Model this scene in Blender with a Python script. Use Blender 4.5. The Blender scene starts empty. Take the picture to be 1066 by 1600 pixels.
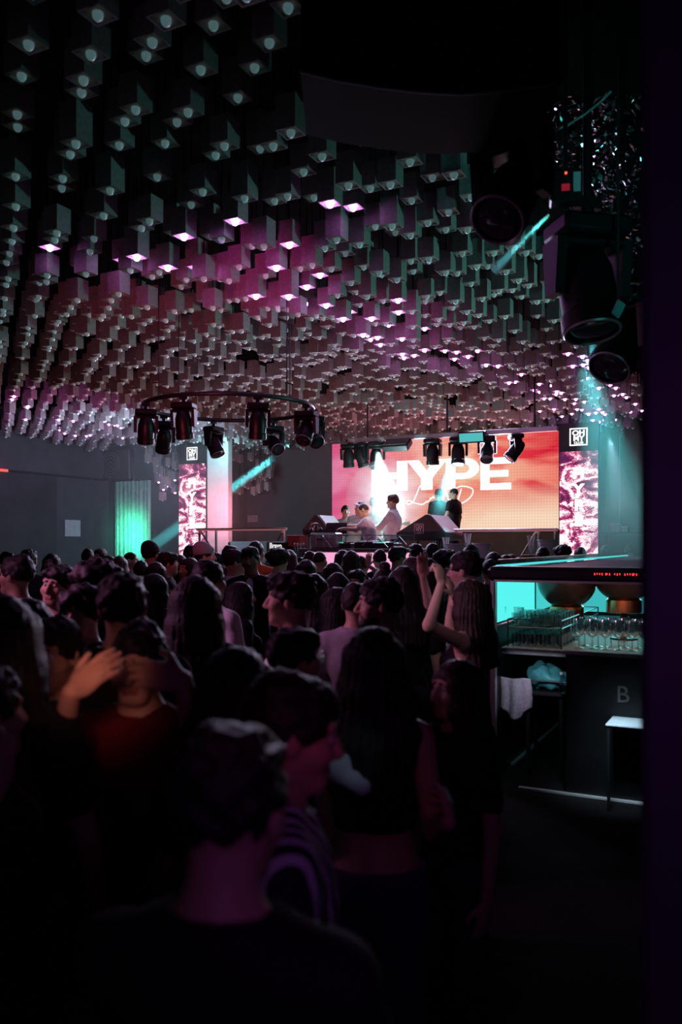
import bpy, math, random
import numpy as np
from mathutils import Vector, Matrix
from math import sin, cos, radians, pi, sqrt, atan2

# ---------------------------------------------------------------- basics
SC = bpy.context.scene
COL = SC.collection
random.seed(7)
RNG = np.random.default_rng(11)
TH = radians(26.6)                      # camera heading against the room's axes
S_, C_ = sin(TH), cos(TH)
FWD = Vector((-S_, C_, 0)); RGT = Vector((C_, S_, 0))
EYE = 1.85; FPX = 1320.0; CX = 533.0; HY = 850.0

def P(px, py, D):
    """point at depth D (m) along the camera heading seen at photo pixel px,py"""
    p = FWD * D + RGT * ((px - CX) / FPX * D)
    return Vector((p.x, p.y, EYE + (HY - py) / FPX * D))
def DV(px, v):                          # depth at which pixel column px meets the plane y = v
    return v / (C_ + S_ * (px - CX) / FPX)
def PV(px, py, v):
    return P(px, py, DV(px, v))
def DU(px, u):
    return u / (-S_ + C_ * (px - CX) / FPX)
def PU(px, py, u):
    return P(px, py, DU(px, u))
def proj(p):
    d = p[0] * FWD.x + p[1] * FWD.y; x = p[0] * RGT.x + p[1] * RGT.y
    return CX + FPX * x / d, HY - FPX * (p[2] - EYE) / d, d

# ---------------------------------------------------------------- materials
MATS = {}
def nmat(name):
    m = bpy.data.materials.new(name); m.use_nodes = True
    nt = m.node_tree; nt.nodes.clear()
    out = nt.nodes.new('ShaderNodeOutputMaterial')
    MATS[name] = m
    return m, nt, out
def mat(name, col, rough=0.6, metal=0.0, var=0.12, scale=8.0, spec=0.4, bump=0.0, bscale=60.0, sheen=0.0):
    if name in MATS: return MATS[name]
    m, nt, out = nmat(name)
    b = nt.nodes.new('ShaderNodeBsdfPrincipled')
    tc = nt.nodes.new('ShaderNodeTexCoord')
    n = nt.nodes.new('ShaderNodeTexNoise'); n.inputs['Scale'].default_value = scale; n.inputs['Detail'].default_value = 3
    nt.links.new(tc.outputs['Object'], n.inputs['Vector'])
    r = nt.nodes.new('ShaderNodeValToRGB')
    r.color_ramp.elements[0].position = .3; r.color_ramp.elements[1].position = .7
    r.color_ramp.elements[0].color = [max(0, c * (1 - var)) for c in col] + [1]
    r.color_ramp.elements[1].color = [min(1, c * (1 + var)) for c in col] + [1]
    nt.links.new(n.outputs['Fac'], r.inputs['Fac'])
    nt.links.new(r.outputs['Color'], b.inputs['Base Color'])
    b.inputs['Roughness'].default_value = rough; b.inputs['Metallic'].default_value = metal
    b.inputs['Specular IOR Level'].default_value = spec
    if sheen: b.inputs['Sheen Weight'].default_value = sheen
    if bump:
        n2 = nt.nodes.new('ShaderNodeTexNoise'); n2.inputs['Scale'].default_value = bscale
        nt.links.new(tc.outputs['Object'], n2.inputs['Vector'])
        bp = nt.nodes.new('ShaderNodeBump'); bp.inputs['Strength'].default_value = bump; bp.inputs['Distance'].default_value = .01
        nt.links.new(n2.outputs['Fac'], bp.inputs['Height']); nt.links.new(bp.outputs['Normal'], b.inputs['Normal'])
    nt.links.new(b.outputs['BSDF'], out.inputs['Surface'])
    return m
def emat(name, col, st):
    if name in MATS: return MATS[name]
    m, nt, out = nmat(name)
    e = nt.nodes.new('ShaderNodeEmission'); e.inputs['Color'].default_value = (*col, 1); e.inputs['Strength'].default_value = st
    nt.links.new(e.outputs[0], out.inputs['Surface'])
    return m
def glassmat(name, tint, refl=0.12):
    if name in MATS: return MATS[name]
    m, nt, out = nmat(name)
    t = nt.nodes.new('ShaderNodeBsdfTransparent'); t.inputs['Color'].default_value = (*tint, 1)
    g = nt.nodes.new('ShaderNodeBsdfGlossy'); g.inputs['Roughness'].default_value = .04
    lw = nt.nodes.new('ShaderNodeLayerWeight'); lw.inputs['Blend'].default_value = .35
    mx = nt.nodes.new('ShaderNodeMixShader')
    ad = nt.nodes.new('ShaderNodeMath'); ad.operation = 'ADD'; ad.inputs[1].default_value = refl; ad.use_clamp = True
    nt.links.new(lw.outputs['Facing'], ad.inputs[0])
    ml = nt.nodes.new('ShaderNodeMath'); ml.operation = 'MULTIPLY'; ml.inputs[1].default_value = .7
    nt.links.new(ad.outputs[0], ml.inputs[0]); nt.links.new(ml.outputs[0], mx.inputs['Fac'])
    nt.links.new(t.outputs[0], mx.inputs[1]); nt.links.new(g.outputs[0], mx.inputs[2])
    nt.links.new(mx.outputs[0], out.inputs['Surface'])
    return m
def hazemat(name, dens, col=(1, 1, 1), aniso=0.0):
    m, nt, out = nmat(name)
    s = nt.nodes.new('ShaderNodeVolumeScatter')
    s.inputs['Density'].default_value = dens; s.inputs['Color'].default_value = (*col, 1); s.inputs['Anisotropy'].default_value = aniso
    nt.links.new(s.outputs[0], out.inputs['Volume'])
    return m

# ---------------------------------------------------------------- mesh builder
class MB:
    def __init__(self): self.v = []; self.f = []; self.m = []; self.mi = 0
    def add(self, vs, fs):
        o = len(self.v); self.v += [tuple(p) for p in vs]
        self.f += [tuple(i + o for i in q) for q in fs]; self.m += [self.mi] * len(fs); return self
    def box(self, lo, hi, M=None, bev=0.0):
        x0, y0, z0 = lo; x1, y1, z1 = hi
        if bev > 0:
            b = min(bev, (x1-x0)*.45, (y1-y0)*.45, (z1-z0)*.45)
            vs = []; idx = {}
            for sx in (0, 1):
                for sy in (0, 1):
                    for sz in (0, 1):
                        c = [(x0, x1)[sx], (y0, y1)[sy], (z0, z1)[sz]]
                        d = [(1, -1)[sx], (1, -1)[sy], (1, -1)[sz]]
                        for ax in range(3):
                            p = [c[i] + (0 if i == ax else d[i] * b) for i in range(3)]
                            idx[(sx, sy, sz, ax)] = len(vs); vs.append(p)
            fs = []
            def quad(a, k):                 # main faces
                o = [i for i in range(3) if i != a]
                r = []
                for (s, t) in ((0, 0), (1, 0), (1, 1), (0, 1)):
                    q = [0, 0, 0]; q[a] = k; q[o[0]] = s; q[o[1]] = t
                    r.append(idx[(*q, a)])
                return r
            for a in range(3):
                for k in (0, 1): fs.append(quad(a, k))
            for a in range(3):              # edges along axis a
                o = [i for i in range(3) if i != a]
                for s in (0, 1):
                    for t in (0, 1):
                        q0 = [0, 0, 0]; q0[o[0]] = s; q0[o[1]] = t; q1 = list(q0); q1[a] = 1
                        fs.append([idx[(*q0, o[0])], idx[(*q0, o[1])], idx[(*q1, o[1])], idx[(*q1, o[0])]])
            for sx in (0, 1):
                for sy in (0, 1):
                    for sz in (0, 1): fs.append([idx[(sx, sy, sz, a)] for a in range(3)])
        else:
            vs = [(x0,y0,z0),(x1,y0,z0),(x1,y1,z0),(x0,y1,z0),(x0,y0,z1),(x1,y0,z1),(x1,y1,z1),(x0,y1,z1)]
            fs = [(0,3,2,1),(4,5,6,7),(0,1,5,4),(1,2,6,5),(2,3,7,6),(3,0,4,7)]
        if M is not None: vs = [M @ Vector(p) for p in vs]
        return self.add(vs, fs)
    def prism(self, poly, axis, a, b):
        """extrude 2D poly along axis (0,1,2); poly coords fill the other two axes in order"""
        n = len(poly); vs = []
        for t in (a, b):
            for (p, q) in poly:
                c = [p, q]; c.insert(axis, t); vs.append(c)
        fs = [tuple(range(n))[::-1], tuple(range(n, 2 * n))]
        for i in range(n): fs.append((i, (i + 1) % n, n + (i + 1) % n, n + i))
        return self.add(vs, fs)
    def tube(self, pts, r, n=8, cap=True, closed=False):
        pts = [Vector(p) for p in pts]; m = len(pts); rings = []
        rr = r if isinstance(r, (list, tuple)) else [r] * m
        prev = None; vs = []
        for i, p in enumerate(pts):
            if closed: t = pts[(i + 1) % m] - pts[i - 1]
            else: t = pts[min(i + 1, m - 1)] - pts[max(i - 1, 0)]
            t = t.normalized() if t.length > 1e-9 else Vector((0, 0, 1))
            if prev is None:
                a = Vector((0, 0, 1)) if abs(t.z) < .9 else Vector((1, 0, 0))
                x = t.cross(a).normalized()
            else:
                x = (prev - t * prev.dot(t)); x = x.normalized() if x.length > 1e-6 else t.orthogonal().normalized()
            prev = x; y = t.cross(x)
            for k in range(n):
                an = 2 * pi * k / n; vs.append(p + (x * cos(an) + y * sin(an)) * rr[i])
        fs = []
        for i in range(m if closed else m - 1):
            j = (i + 1) % m
            for k in range(n): fs.append((i*n+k, i*n+(k+1)%n, j*n+(k+1)%n, j*n+k))
        if cap and not closed: fs += [tuple(range(n))[::-1], tuple(range((m-1)*n, m*n))]
        return self.add(vs, fs)
    def lathe(self, prof, n=24, M=None, cap=True):
        """prof: list of (r, z)"""
        vs = []; m = len(prof)
        for (r, z) in prof:
            for k in range(n):
                a = 2 * pi * k / n; vs.append((r * cos(a), r * sin(a), z))
        fs = []
        for i in range(m - 1):
            for k in range(n): fs.append((i*n+k, i*n+(k+1)%n, (i+1)*n+(k+1)%n, (i+1)*n+k))
        if cap: fs += [tuple(range(n))[::-1], tuple(range((m-1)*n, m*n))]
        if M is not None: vs = [M @ Vector(p) for p in vs]
        return self.add(vs, fs)
    def ball(self, c, r, n=16, m=10, M=None):
        rx, ry, rz = r if isinstance(r, (tuple, list)) else (r, r, r)
        vs = [(0, 0, -rz)]
        for i in range(1, m):
            t = -pi / 2 + pi * i / m
            for k in range(n): vs.append((rx*cos(t)*cos(2*pi*k/n), ry*cos(t)*sin(2*pi*k/n), rz*sin(t)))
        vs.append((0, 0, rz)); fs = []
        for k in range(n): fs.append((0, 1+(k+1)%n, 1+k))
        for i in range(m - 2):
            for k in range(n): fs.append((1+i*n+k, 1+i*n+(k+1)%n, 1+(i+1)*n+(k+1)%n, 1+(i+1)*n+k))
        e = len(vs) - 1
        for k in range(n): fs.append((1+(m-2)*n+k, 1+(m-2)*n+(k+1)%n, e))
        T = Matrix.Translation(Vector(c)) @ (M if M is not None else Matrix.Identity(4))
        return self.add([T @ Vector(p) for p in vs], fs)
    def mesh(self, name, mats, smooth=False):
        me = bpy.data.meshes.new(name); me.from_pydata(self.v, [], self.f)
        for mm in (mats if isinstance(mats, (list, tuple)) else [mats]): me.materials.append(mm)
        if any(self.m): me.polygons.foreach_set('material_index', self.m)
        import bmesh
        bm = bmesh.new(); bm.from_mesh(me); bmesh.ops.recalc_face_normals(bm, faces=bm.faces); bm.to_mesh(me); bm.free()
        if smooth:
            me.polygons.foreach_set('use_smooth', [True] * len(me.polygons))
            me.set_sharp_from_angle(angle=radians(40))
        me.update(); return me
    def build(self, name, mats, parent=None, smooth=False, loc=None, rz=0):
        o = bpy.data.objects.new(name, self.mesh(name, mats, smooth)); COL.objects.link(o)
        if parent is not None: o.parent = parent
        if loc is not None: o.location = loc
        if rz: o.rotation_euler.z = rz
        return o
def tag(o, label=None, cat=None, group=None, kind=None):
    if label: o['label'] = label
    if cat: o['category'] = cat
    if group: o['group'] = group
    if kind: o['kind'] = kind
    return o
def empty(name, loc, rz=0, label=None, cat=None, group=None):
    o = bpy.data.objects.new(name, None); COL.objects.link(o); o.empty_display_size = .1
    o.location = loc; o.rotation_euler.z = rz
    return tag(o, label, cat, group)
def copy_tree(o, parent=None):
    c = o.copy(); COL.objects.link(c); c.parent = parent
    for ch in [x for x in KIDS.get(o.name, [])] : copy_tree(ch, c)
    return c
KIDS = {}
def refresh_kids():
    KIDS.clear()
    for o in bpy.data.objects:
        if o.parent: KIDS.setdefault(o.parent.name, []).append(o)
def text_mesh(body, size, mats, name, bold=0.0, ext=0.004, sx=1.0, spacing=1.0, shear=0.0):
    cu = bpy.data.curves.new('txt', 'FONT'); cu.body = body; cu.size = size; cu.extrude = ext; cu.offset = bold
    cu.align_x = 'CENTER'; cu.align_y = 'CENTER'; cu.space_character = spacing; cu.shear = shear; cu.resolution_u = 4
    ob = bpy.data.objects.new('txt', cu); COL.objects.link(ob)
    dg = bpy.context.evaluated_depsgraph_get(); dg.update()
    me = bpy.data.meshes.new_from_object(ob.evaluated_get(dg)); me.name = name
    bpy.data.objects.remove(ob); bpy.data.curves.remove(cu)
    # stand it up: text x -> x, y -> z, facing -y
    for v in me.vertices:
        x, y, z = v.co; v.co = (x * sx, -z, y)
    me.materials.clear(); me.materials.append(mats); me.update()
    return me
def text_obj(body, size, m, name, parent, loc, **k):
    o = bpy.data.objects.new(name, text_mesh(body, size, m, name, **k)); COL.objects.link(o)
    o.parent = parent; o.location = loc
    return o
def spot(name, loc, target, col, power, size=40, blend=.5, radius=.1):
    l = bpy.data.lights.new(name, 'SPOT'); l.energy = power; l.color = col; l.spot_size = radians(size); l.spot_blend = blend
    l.shadow_soft_size = radius
    o = bpy.data.objects.new(name, l); COL.objects.link(o); o.location = loc
    o.rotation_euler = (Vector(target) - Vector(loc)).to_track_quat('-Z', 'Y').to_euler()
    return o
def area(name, loc, target, col, power, sx=1, sy=1, spread=180):
    l = bpy.data.lights.new(name, 'AREA'); l.energy = power; l.color = col; l.shape = 'RECTANGLE'; l.size = sx; l.size_y = sy
    l.spread = radians(spread)
    o = bpy.data.objects.new(name, l); COL.objects.link(o); o.location = loc
    o.rotation_euler = (Vector(target) - Vector(loc)).to_track_quat('-Z', 'Y').to_euler()
    return o
def point(name, loc, col, power, radius=.1):
    l = bpy.data.lights.new(name, 'POINT'); l.energy = power; l.color = col; l.shadow_soft_size = radius
    o = bpy.data.objects.new(name, l); COL.objects.link(o); o.location = loc
    return o
# ---------------------------------------------------------------- implicit-surface people
def axis_pts(lo, hi, coarse, fines):
    x = lo; r = [x]
    while x < hi:
        st = coarse
        for (a, b, s) in fines:
            if a - s <= x <= b: st = min(st, s)
        x += st; r.append(x)
    return np.array(r, np.float32)
class Fld:
    def __init__(self, ax):
        self.ax = ax; self.f = np.full([len(a) for a in ax], .5, np.float32)
    def sl(self, lo, hi):
        r = []
        for a, l, h in zip(self.ax, lo, hi):
            i = max(0, int(np.searchsorted(a, l)) - 1); j = min(len(a), int(np.searchsorted(a, h)) + 1)
            if j <= i: return None
            r.append(slice(i, j))
        return tuple(r)
    def grid(self, s):
        return (self.ax[0][s[0]][:, None, None], self.ax[1][s[1]][None, :, None], self.ax[2][s[2]][None, None, :])
    def apply(self, s, d, k, neg):
        f = self.f[s]
        if neg:
            d = -d; h = np.maximum(k - np.abs(f - d), 0) / k
            self.f[s] = np.maximum(f, d) + h * h * k * .25
        else:
            h = np.maximum(k - np.abs(f - d), 0) / k
            self.f[s] = np.minimum(f, d) - h * h * k * .25
    def prim(self, p, g=0.0):
        k = p.get('k', .02); neg = p.get('neg', False)
        if p['t'] == 'c':
            a, b = np.array(p['a'], float), np.array(p['b'], float); ra, rb = p['ra'] + g, p['rb'] + g
            m = max(ra, rb) + k + .03
            s = self.sl(np.minimum(a, b) - m, np.maximum(a, b) + m)
            if s is None: return
            X, Y, Z = self.grid(s); ba = b - a; bb = float(ba @ ba) + 1e-9
            px, py, pz = X - a[0], Y - a[1], Z - a[2]
            h = np.clip((px * ba[0] + py * ba[1] + pz * ba[2]) / bb, 0, 1)
            d = np.sqrt((px - h*ba[0])**2 + (py - h*ba[1])**2 + (pz - h*ba[2])**2) - (ra + (rb - ra) * h)
        else:
            c = np.array(p['c'], float); r = np.array(p['r'], float) + g; m = r.max() + k + .03
            s = self.sl(c - m, c + m)
            if s is None: return
            X, Y, Z = self.grid(s); qx, qy, qz = X - c[0], Y - c[1], Z - c[2]
            R = p.get('R')
            if R is not None:
                ux = qx*R[0][0] + qy*R[1][0] + qz*R[2][0]; uy = qx*R[0][1] + qy*R[1][1] + qz*R[2][1]; uz = qx*R[0][2] + qy*R[1][2] + qz*R[2][2]
            else: ux, uy, uz = np.broadcast_arrays(qx, qy, qz)
            ux, uy, uz = ux / r[0], uy / r[1], uz / r[2]
            k0 = np.sqrt(ux*ux + uy*uy + uz*uz); k1 = np.sqrt((ux/r[0])**2 + (uy/r[1])**2 + (uz/r[2])**2) + 1e-6
            d = k0 * (k0 - 1) / k1
        self.apply(s, d.astype(np.float32), k, neg)
    def plane(self, n, p0):           # keep the side where (p-p0).n < 0
        X, Y, Z = self.grid((slice(None),) * 3)
        self.f = np.maximum(self.f, ((X-p0[0])*n[0] + (Y-p0[1])*n[1] + (Z-p0[2])*n[2]).astype(np.float32))
    def mesh(self, name, m):
        f = self.f; ax = self.ax
        for d in range(3):              # close the surface at the grid border
            i = [slice(None)] * 3; i[d] = 0; f[tuple(i)] = np.maximum(f[tuple(i)], 1e-4); i[d] = -1; f[tuple(i)] = np.maximum(f[tuple(i)], 1e-4)
        s = f < 0
        nx, ny, nz = f.shape
        c = np.zeros((nx-1, ny-1, nz-1), np.uint8)
        offs = [(0,0,0),(1,0,0),(0,1,0),(1,1,0),(0,0,1),(1,0,1),(0,1,1),(1,1,1)]
        for (a, b, e) in offs: c += s[a:nx-1+a, b:ny-1+b, e:nz-1+e]
        act = (c > 0) & (c < 8)
        I, J, K = np.nonzero(act); n = len(I)
        if n == 0: return None
        idx = -np.ones(act.shape, np.int64); idx[I, J, K] = np.arange(n)
        cf = [f[I+a, J+b, K+e] for (a, b, e) in offs]
        cp = [(ax[0][I+a], ax[1][J+b], ax[2][K+e]) for (a, b, e) in offs]
        acc = np.zeros((n, 3)); cnt = np.zeros(n)
        for (p, q) in ((0,1),(2,3),(4,5),(6,7),(0,2),(1,3),(4,6),(5,7),(0,4),(1,5),(2,6),(3,7)):
            mk = (cf[p] < 0) != (cf[q] < 0)
            t = cf[p] / np.where(np.abs(cf[p] - cf[q]) < 1e-9, 1, cf[p] - cf[q])
            for d in range(3): acc[:, d] += np.where(mk, cp[p][d] + t * (cp[q][d] - cp[p][d]), 0)
            cnt += mk
        V = acc / cnt[:, None]
        Q = []
        for d in range(3):
            a0 = [slice(None)] * 3; a1 = [slice(None)] * 3; a0[d] = slice(0, -1); a1[d] = slice(1, None)
            s0, s1 = s[tuple(a0)], s[tuple(a1)]
            o = [i for i in range(3) if i != d]
            E = np.argwhere(s0 != s1)
            ok = (E[:, o[0]] > 0) & (E[:, o[1]] > 0) & (E[:, o[0]] < f.shape[o[0]]-1) & (E[:, o[1]] < f.shape[o[1]]-1)
            E = E[ok]
            fl = s0[tuple(E.T)]
            qs = []
            for (da, db) in ((1, 1), (0, 1), (0, 0), (1, 0)):
                G = E.copy(); G[:, o[0]] -= da; G[:, o[1]] -= db; qs.append(idx[tuple(G.T)])
            q = np.stack(qs, 1)
            if d == 1: fl = ~fl
            q[~fl] = q[~fl][:, ::-1]
            Q.append(q)
        Q = np.concatenate(Q); Q = Q[(Q >= 0).all(1)]
        me = bpy.data.meshes.new(name)
        me.vertices.add(n); me.vertices.foreach_set('co', V.astype(np.float32).ravel())
        me.loops.add(Q.size); me.loops.foreach_set('vertex_index', Q.astype(np.int32).ravel())
        me.polygons.add(len(Q)); me.polygons.foreach_set('loop_start', np.arange(0, Q.size, 4, dtype=np.int32))
        me.polygons.foreach_set('use_smooth', np.ones(len(Q), bool))
        me.materials.append(m); me.update(calc_edges=True); me.validate()
        return me

def rot(yaw=0, pitch=0, roll=0):      # + yaw = turn left, + pitch = look up, + roll = tilt to own right
    return (Matrix.Rotation(radians(yaw), 3, 'Z') @ Matrix.Rotation(radians(pitch), 3, 'X') @ Matrix.Rotation(radians(roll), 3, 'Y'))
def cap(a, b, ra, rb=None, k=.02, neg=False): return dict(t='c', a=tuple(a), b=tuple(b), ra=ra, rb=ra if rb is None else rb, k=k, neg=neg)
def ell(c, r, R=None, k=.02, neg=False): return dict(t='e', c=tuple(c), r=tuple(r), R=R, k=k, neg=neg)

HAIRC = dict(black=(.012, .010, .010), brown=(.03, .018, .012), mid=(.09, .055, .035), fair=(.22, .15, .09))
CLOTH = dict(black=(.012, .012, .014), char=(.04, .04, .045), navy=(.02, .025, .05), white=(.75, .75, .78), grey=(.35, .36, .38),
             red=(.12, .008, .014), orange=(.55, .13, .04), wine=(.10, .015, .03), green=(.05, .08, .06), denim=(.05, .07, .12), cream=(.6, .55, .48))
SKIN = dict(fair=(.62, .40, .31), tan=(.48, .29, .21), brown=(.32, .18, .12))
def hairmat(c): return mat('hair_' + c, HAIRC[c], .55, var=.4, scale=30, spec=.3, bump=.4, bscale=120)
def clothmat(c): return mat('cloth_' + c, CLOTH[c], .85, var=.1, scale=14, spec=.2, bump=.25, bscale=40)
def skinmat(c): return mat('skin_' + c, SKIN[c], .5, var=.06, scale=12, spec=.35)
def stripemat():
    if 'stripes' in MATS: return MATS['stripes']
    m, nt, out = nmat('stripes')
    b = nt.nodes.new('ShaderNodeBsdfPrincipled'); b.inputs['Roughness'].default_value = .85
    tc = nt.nodes.new('ShaderNodeTexCoord'); w = nt.nodes.new('ShaderNodeTexWave'); w.inputs['Scale'].default_value = 9; w.bands_direction = 'X'
    w.inputs['Distortion'].default_value = 1.2; w.inputs['Detail'].default_value = 1
    r = nt.nodes.new('ShaderNodeValToRGB'); r.color_ramp.interpolation = 'CONSTANT'
    r.color_ramp.elements[0].color = (.015, .015, .02, 1); r.color_ramp.elements[1].color = (.7, .68, .72, 1); r.color_ramp.elements[1].position = .55
    nt.links.new(tc.outputs['Object'], w.inputs['Vector']); nt.links.new(w.outputs['Fac'], r.inputs['Fac'])
    nt.links.new(r.outputs['Color'], b.inputs['Base Color']); nt.links.new(b.outputs[0], out.inputs['Surface'])
    return m
def floralmat():
    if 'floral' in MATS: return MATS['floral']
    m, nt, out = nmat('floral')
    b = nt.nodes.new('ShaderNodeBsdfPrincipled'); b.inputs['Roughness'].default_value = .85
    tc = nt.nodes.new('ShaderNodeTexCoord'); w = nt.nodes.new('ShaderNodeTexVoronoi'); w.inputs['Scale'].default_value = 26
    r = nt.nodes.new('ShaderNodeValToRGB')
    r.color_ramp.elements[0].color = (.12, .14, .16, 1); r.color_ramp.elements[1].color = (.72, .74, .76, 1); r.color_ramp.elements[1].position = .4
    nt.links.new(tc.outputs['Object'], w.inputs['Vector']); nt.links.new(w.outputs['Distance'], r.inputs['Fac'])
    nt.links.new(r.outputs['Color'], b.inputs['Base Color']); nt.links.new(b.outputs[0], out.inputs['Surface'])
    return m

def hand_prims(W, fd, pn, curl, side, big=1.0):
    """W wrist, fd finger direction, pn palm normal (palm side), side +1 = right hand"""
    fd = Vector(fd).normalized(); pn = Vector(pn); pn = (pn - fd * pn.dot(fd)).normalized()
    lat = fd.cross(pn) * side                       # towards the thumb
    R = np.array(Matrix((lat, fd, pn)).transposed())
    W = Vector(W); out = [ell(W + fd * .05, (.042, .056, .019), R, .012)]
    for i, (o, L) in enumerate(((.030, .070), (.010, .078), (-.010, .073), (-.029, .058))):
        b = W + fd * (.088 - .004 * abs(i - 1.2)) + lat * o
        spread = (o * 2.0)
        c1 = radians(curl * .55); d1 = (fd * cos(c1) + pn * sin(c1) + lat * spread).normalized()
        c2 = radians(curl * 1.5); d2 = (fd * cos(c2) + pn * sin(c2) + lat * spread).normalized()
        c3 = radians(curl * 2.3); d3 = (fd * cos(c3) + pn * sin(c3) + lat * spread).normalized()
        p1 = b + d1 * L * .5; p2 = p1 + d2 * L * .32; p3 = p2 + d3 * L * .25
        out += [cap(b - fd * .02, p1, .0098, .009, .006), cap(p1, p2, .009, .0083, .004), cap(p2, p3, .0083, .0072, .004)]
    t0 = W + fd * .025 + lat * .028 + pn * .004
    tc = radians(min(curl, 45))
    t1 = t0 + (lat * .75 + fd * .65 + pn * (.2 + sin(tc) * .3)).normalized() * .045
    t2 = t1 + (lat * (.5 - sin(tc) * .7) + fd * .85 + pn * sin(tc) * .6).normalized() * .034
    out += [cap(t0, t1, .0135, .011, .008), cap(t1, t2, .011, .0085, .004)]
    return out

PEOPLE = []
def person(label, px, top, D, yaw=0, sex='m', hair='short', hc='black', wear='tee', tc='black', skin='tan', hy=0, hp=0, hr=0,
           lean=0, side=0, L=None, R=None, face=False, ground=0.0, res=.013, leg='char', hat=None, hatc='black', extra=None,
           group=None, height=None, inner=None, mats=None, beard=False, build=1.0):
    if not (L or R or ground):          # step back or forward along the line of sight until nobody is in the way
        step = .07 if D < 4 else .12
        for n in range(40):
            d2 = D + step * ((n + 1) // 2) * (1 if n % 2 else -1)
            q = P(px, 0, d2); zz = EYE + (HY - top) / FPX * d2
            if 1.42 < zz < 1.92 and all((q.x - o[1].x)**2 + (q.y - o[1].y)**2 > .43**2 for o in PEOPLE): D = d2; break
    z = EYE + (HY - top) / FPX * D - ground
    hairlift = dict(short=.013, tex=.022, curly=.04, buzz=.004, long=.016, bun=.075, bob=.018, bald=0, pony=.018).get(hair, .015)
    if hat: hairlift = .02
    Hh = height or z - hairlift
    Sx = Hh / 1.75
    base = P(px, 0, D); rz = TH + radians(yaw)
    Minv = Matrix.Rotation(-rz, 3, 'Z')
    # ---- posed frame: torso leans about the hip
    RT = Matrix.Rotation(radians(-lean), 3, 'X') @ Matrix.Rotation(radians(side), 3, 'Y')
    hipc = Vector((0, 0, .95))
    def tb(p): return hipc + RT @ (Vector(p) - hipc)
    pv = Vector((0, -.012, 1.52)); RH = RT @ rot(hy, hp, hr); pvw = tb(pv)
    if lean > 12: RH = rot(hy, hp, hr) @ Matrix.Rotation(radians(-lean * .35), 3, 'X')
    def hd(p): return pvw + RH @ (Vector(p) - pv)
    RHn, RTn = np.array(RH), np.array(RT)
    # head is under its hair: shift the root so the head comes to the wanted pixel
    off = Matrix.Rotation(rz, 3, 'Z') @ (hd((0, 0, 1.66)) * Sx)
    loc = Vector((base.x - off.x, base.y - off.y, ground))
    if lean or side or hp:
        topz = hd((0, -.01, 1.75)).z
        if not height:
            Sx = (z - hairlift) / topz
            off = Matrix.Rotation(rz, 3, 'Z') @ (hd((0, 0, 1.66)) * Sx); loc = Vector((base.x - off.x, base.y - off.y, ground))
    def loc_px(ppx, ppy, dd):          # photo pixel -> posed local coordinates
        return Minv @ (P(ppx, ppy, dd) - loc) / Sx
    f_ = sex == 'f'
    sh = .150 if f_ else .178
    sh *= build
    # ---- torso
    bt = build
    def torso():
        t = [ell(tb((0, 0, .95)), (.165 if f_ else .155 * bt, .118, .125), RTn, .05),
             ell(tb((0, .005, 1.10)), ((.122 if f_ else .14) * bt, .098 * bt, .16), RTn, .06),
             ell(tb((0, -.008, 1.29)), ((.14 if f_ else .168) * bt, (.105 if f_ else .118) * bt, .19), RTn, .05),
             cap(tb((-sh*.85, -.012, 1.405)), tb((sh*.85, -.012, 1.405)), .058, None, .05),
             cap(tb((-sh*.5, -.02, 1.43)), tb((0, -.02, 1.47)), .045, .055, .05), cap(tb((sh*.5, -.02, 1.43)), tb((0, -.02, 1.47)), .045, .055, .05)]
        if f_: t += [ell(tb((x, .085, 1.27)), (.06, .055, .062), RTn, .03) for x in (-.066, .066)]
        return t
    # ---- arms
    arms = {}; hands = []
    for nm, sg, spec in (('L', -1, L), ('R', 1, R)):
        sp = dict(w=(sg * (.255 * bt), .04, .86), e=(sg * .5, -.6, 0), fd=(0, .12, -1), pn=(-sg, .15, 0), curl=22)
        if spec: sp.update(spec)
        w = Vector(sp['w']) if len(sp['w']) == 3 and not isinstance(sp['w'][0], str) else loc_px(*sp['w'][1:])
        shd = tb((sg * sh, -.012, 1.405))
        L1, L2 = .29, .26
        d = w - shd; dl = d.length
        if dl > L1 + L2 - .005: d = d.normalized() * (L1 + L2 - .005); w = shd + d; dl = d.length
        if dl < .12: d = d.normalized() * .12; w = shd + d; dl = .12
        a = (L1*L1 - L2*L2 + dl*dl) / (2*dl); hgt = sqrt(max(0, L1*L1 - a*a))
        dn = d.normalized()
        if 'el' in sp: hint = (loc_px(*sp['el'][1:]) - shd)
        else: hint = Vector(sp['e'])
        hint = (hint - dn * hint.dot(dn))
        hint = hint.normalized() if hint.length > 1e-5 else dn.orthogonal().normalized()
        el = shd + dn * a + hint * hgt
        arms[nm] = (shd, el, w)
        hands.append((w, sp['fd'], sp['pn'], sp['curl'], sg, spec is not None))
    ar = .90 if f_ else 1.0
    def armp(nm, fr0=0, fr=1.0, g=0.0):
        s, e, w = arms[nm]
        o = [cap(s, e, .050*ar + g, .039*ar + g, .03)]
        if fr > .5: o.append(cap(e, w, .040*ar + g, .026*ar + g, .015))
        return o
    # ---- legs
    hipx = .092
    def legs(g=0):
        o = []
        for sg in (-1, 1):
            o += [cap((sg*hipx, 0, .90), (sg*.098, .012, .49), .083, .056, .03), cap((sg*.098, .012, .49), (sg*.10, -.015, .085), .056, .037, .02),
                  ell((sg*.099, -.02, .36), (.05, .055, .11), None, .03)]
        return o
    def feet():
        o = []
        for sg in (-1, 1): o += [cap((sg*.10, -.03, .045), (sg*.115, .13, .032), .042, .034, .02)]
        return o
    # ---- head
    fw = .93 if f_ else 1.0
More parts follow.
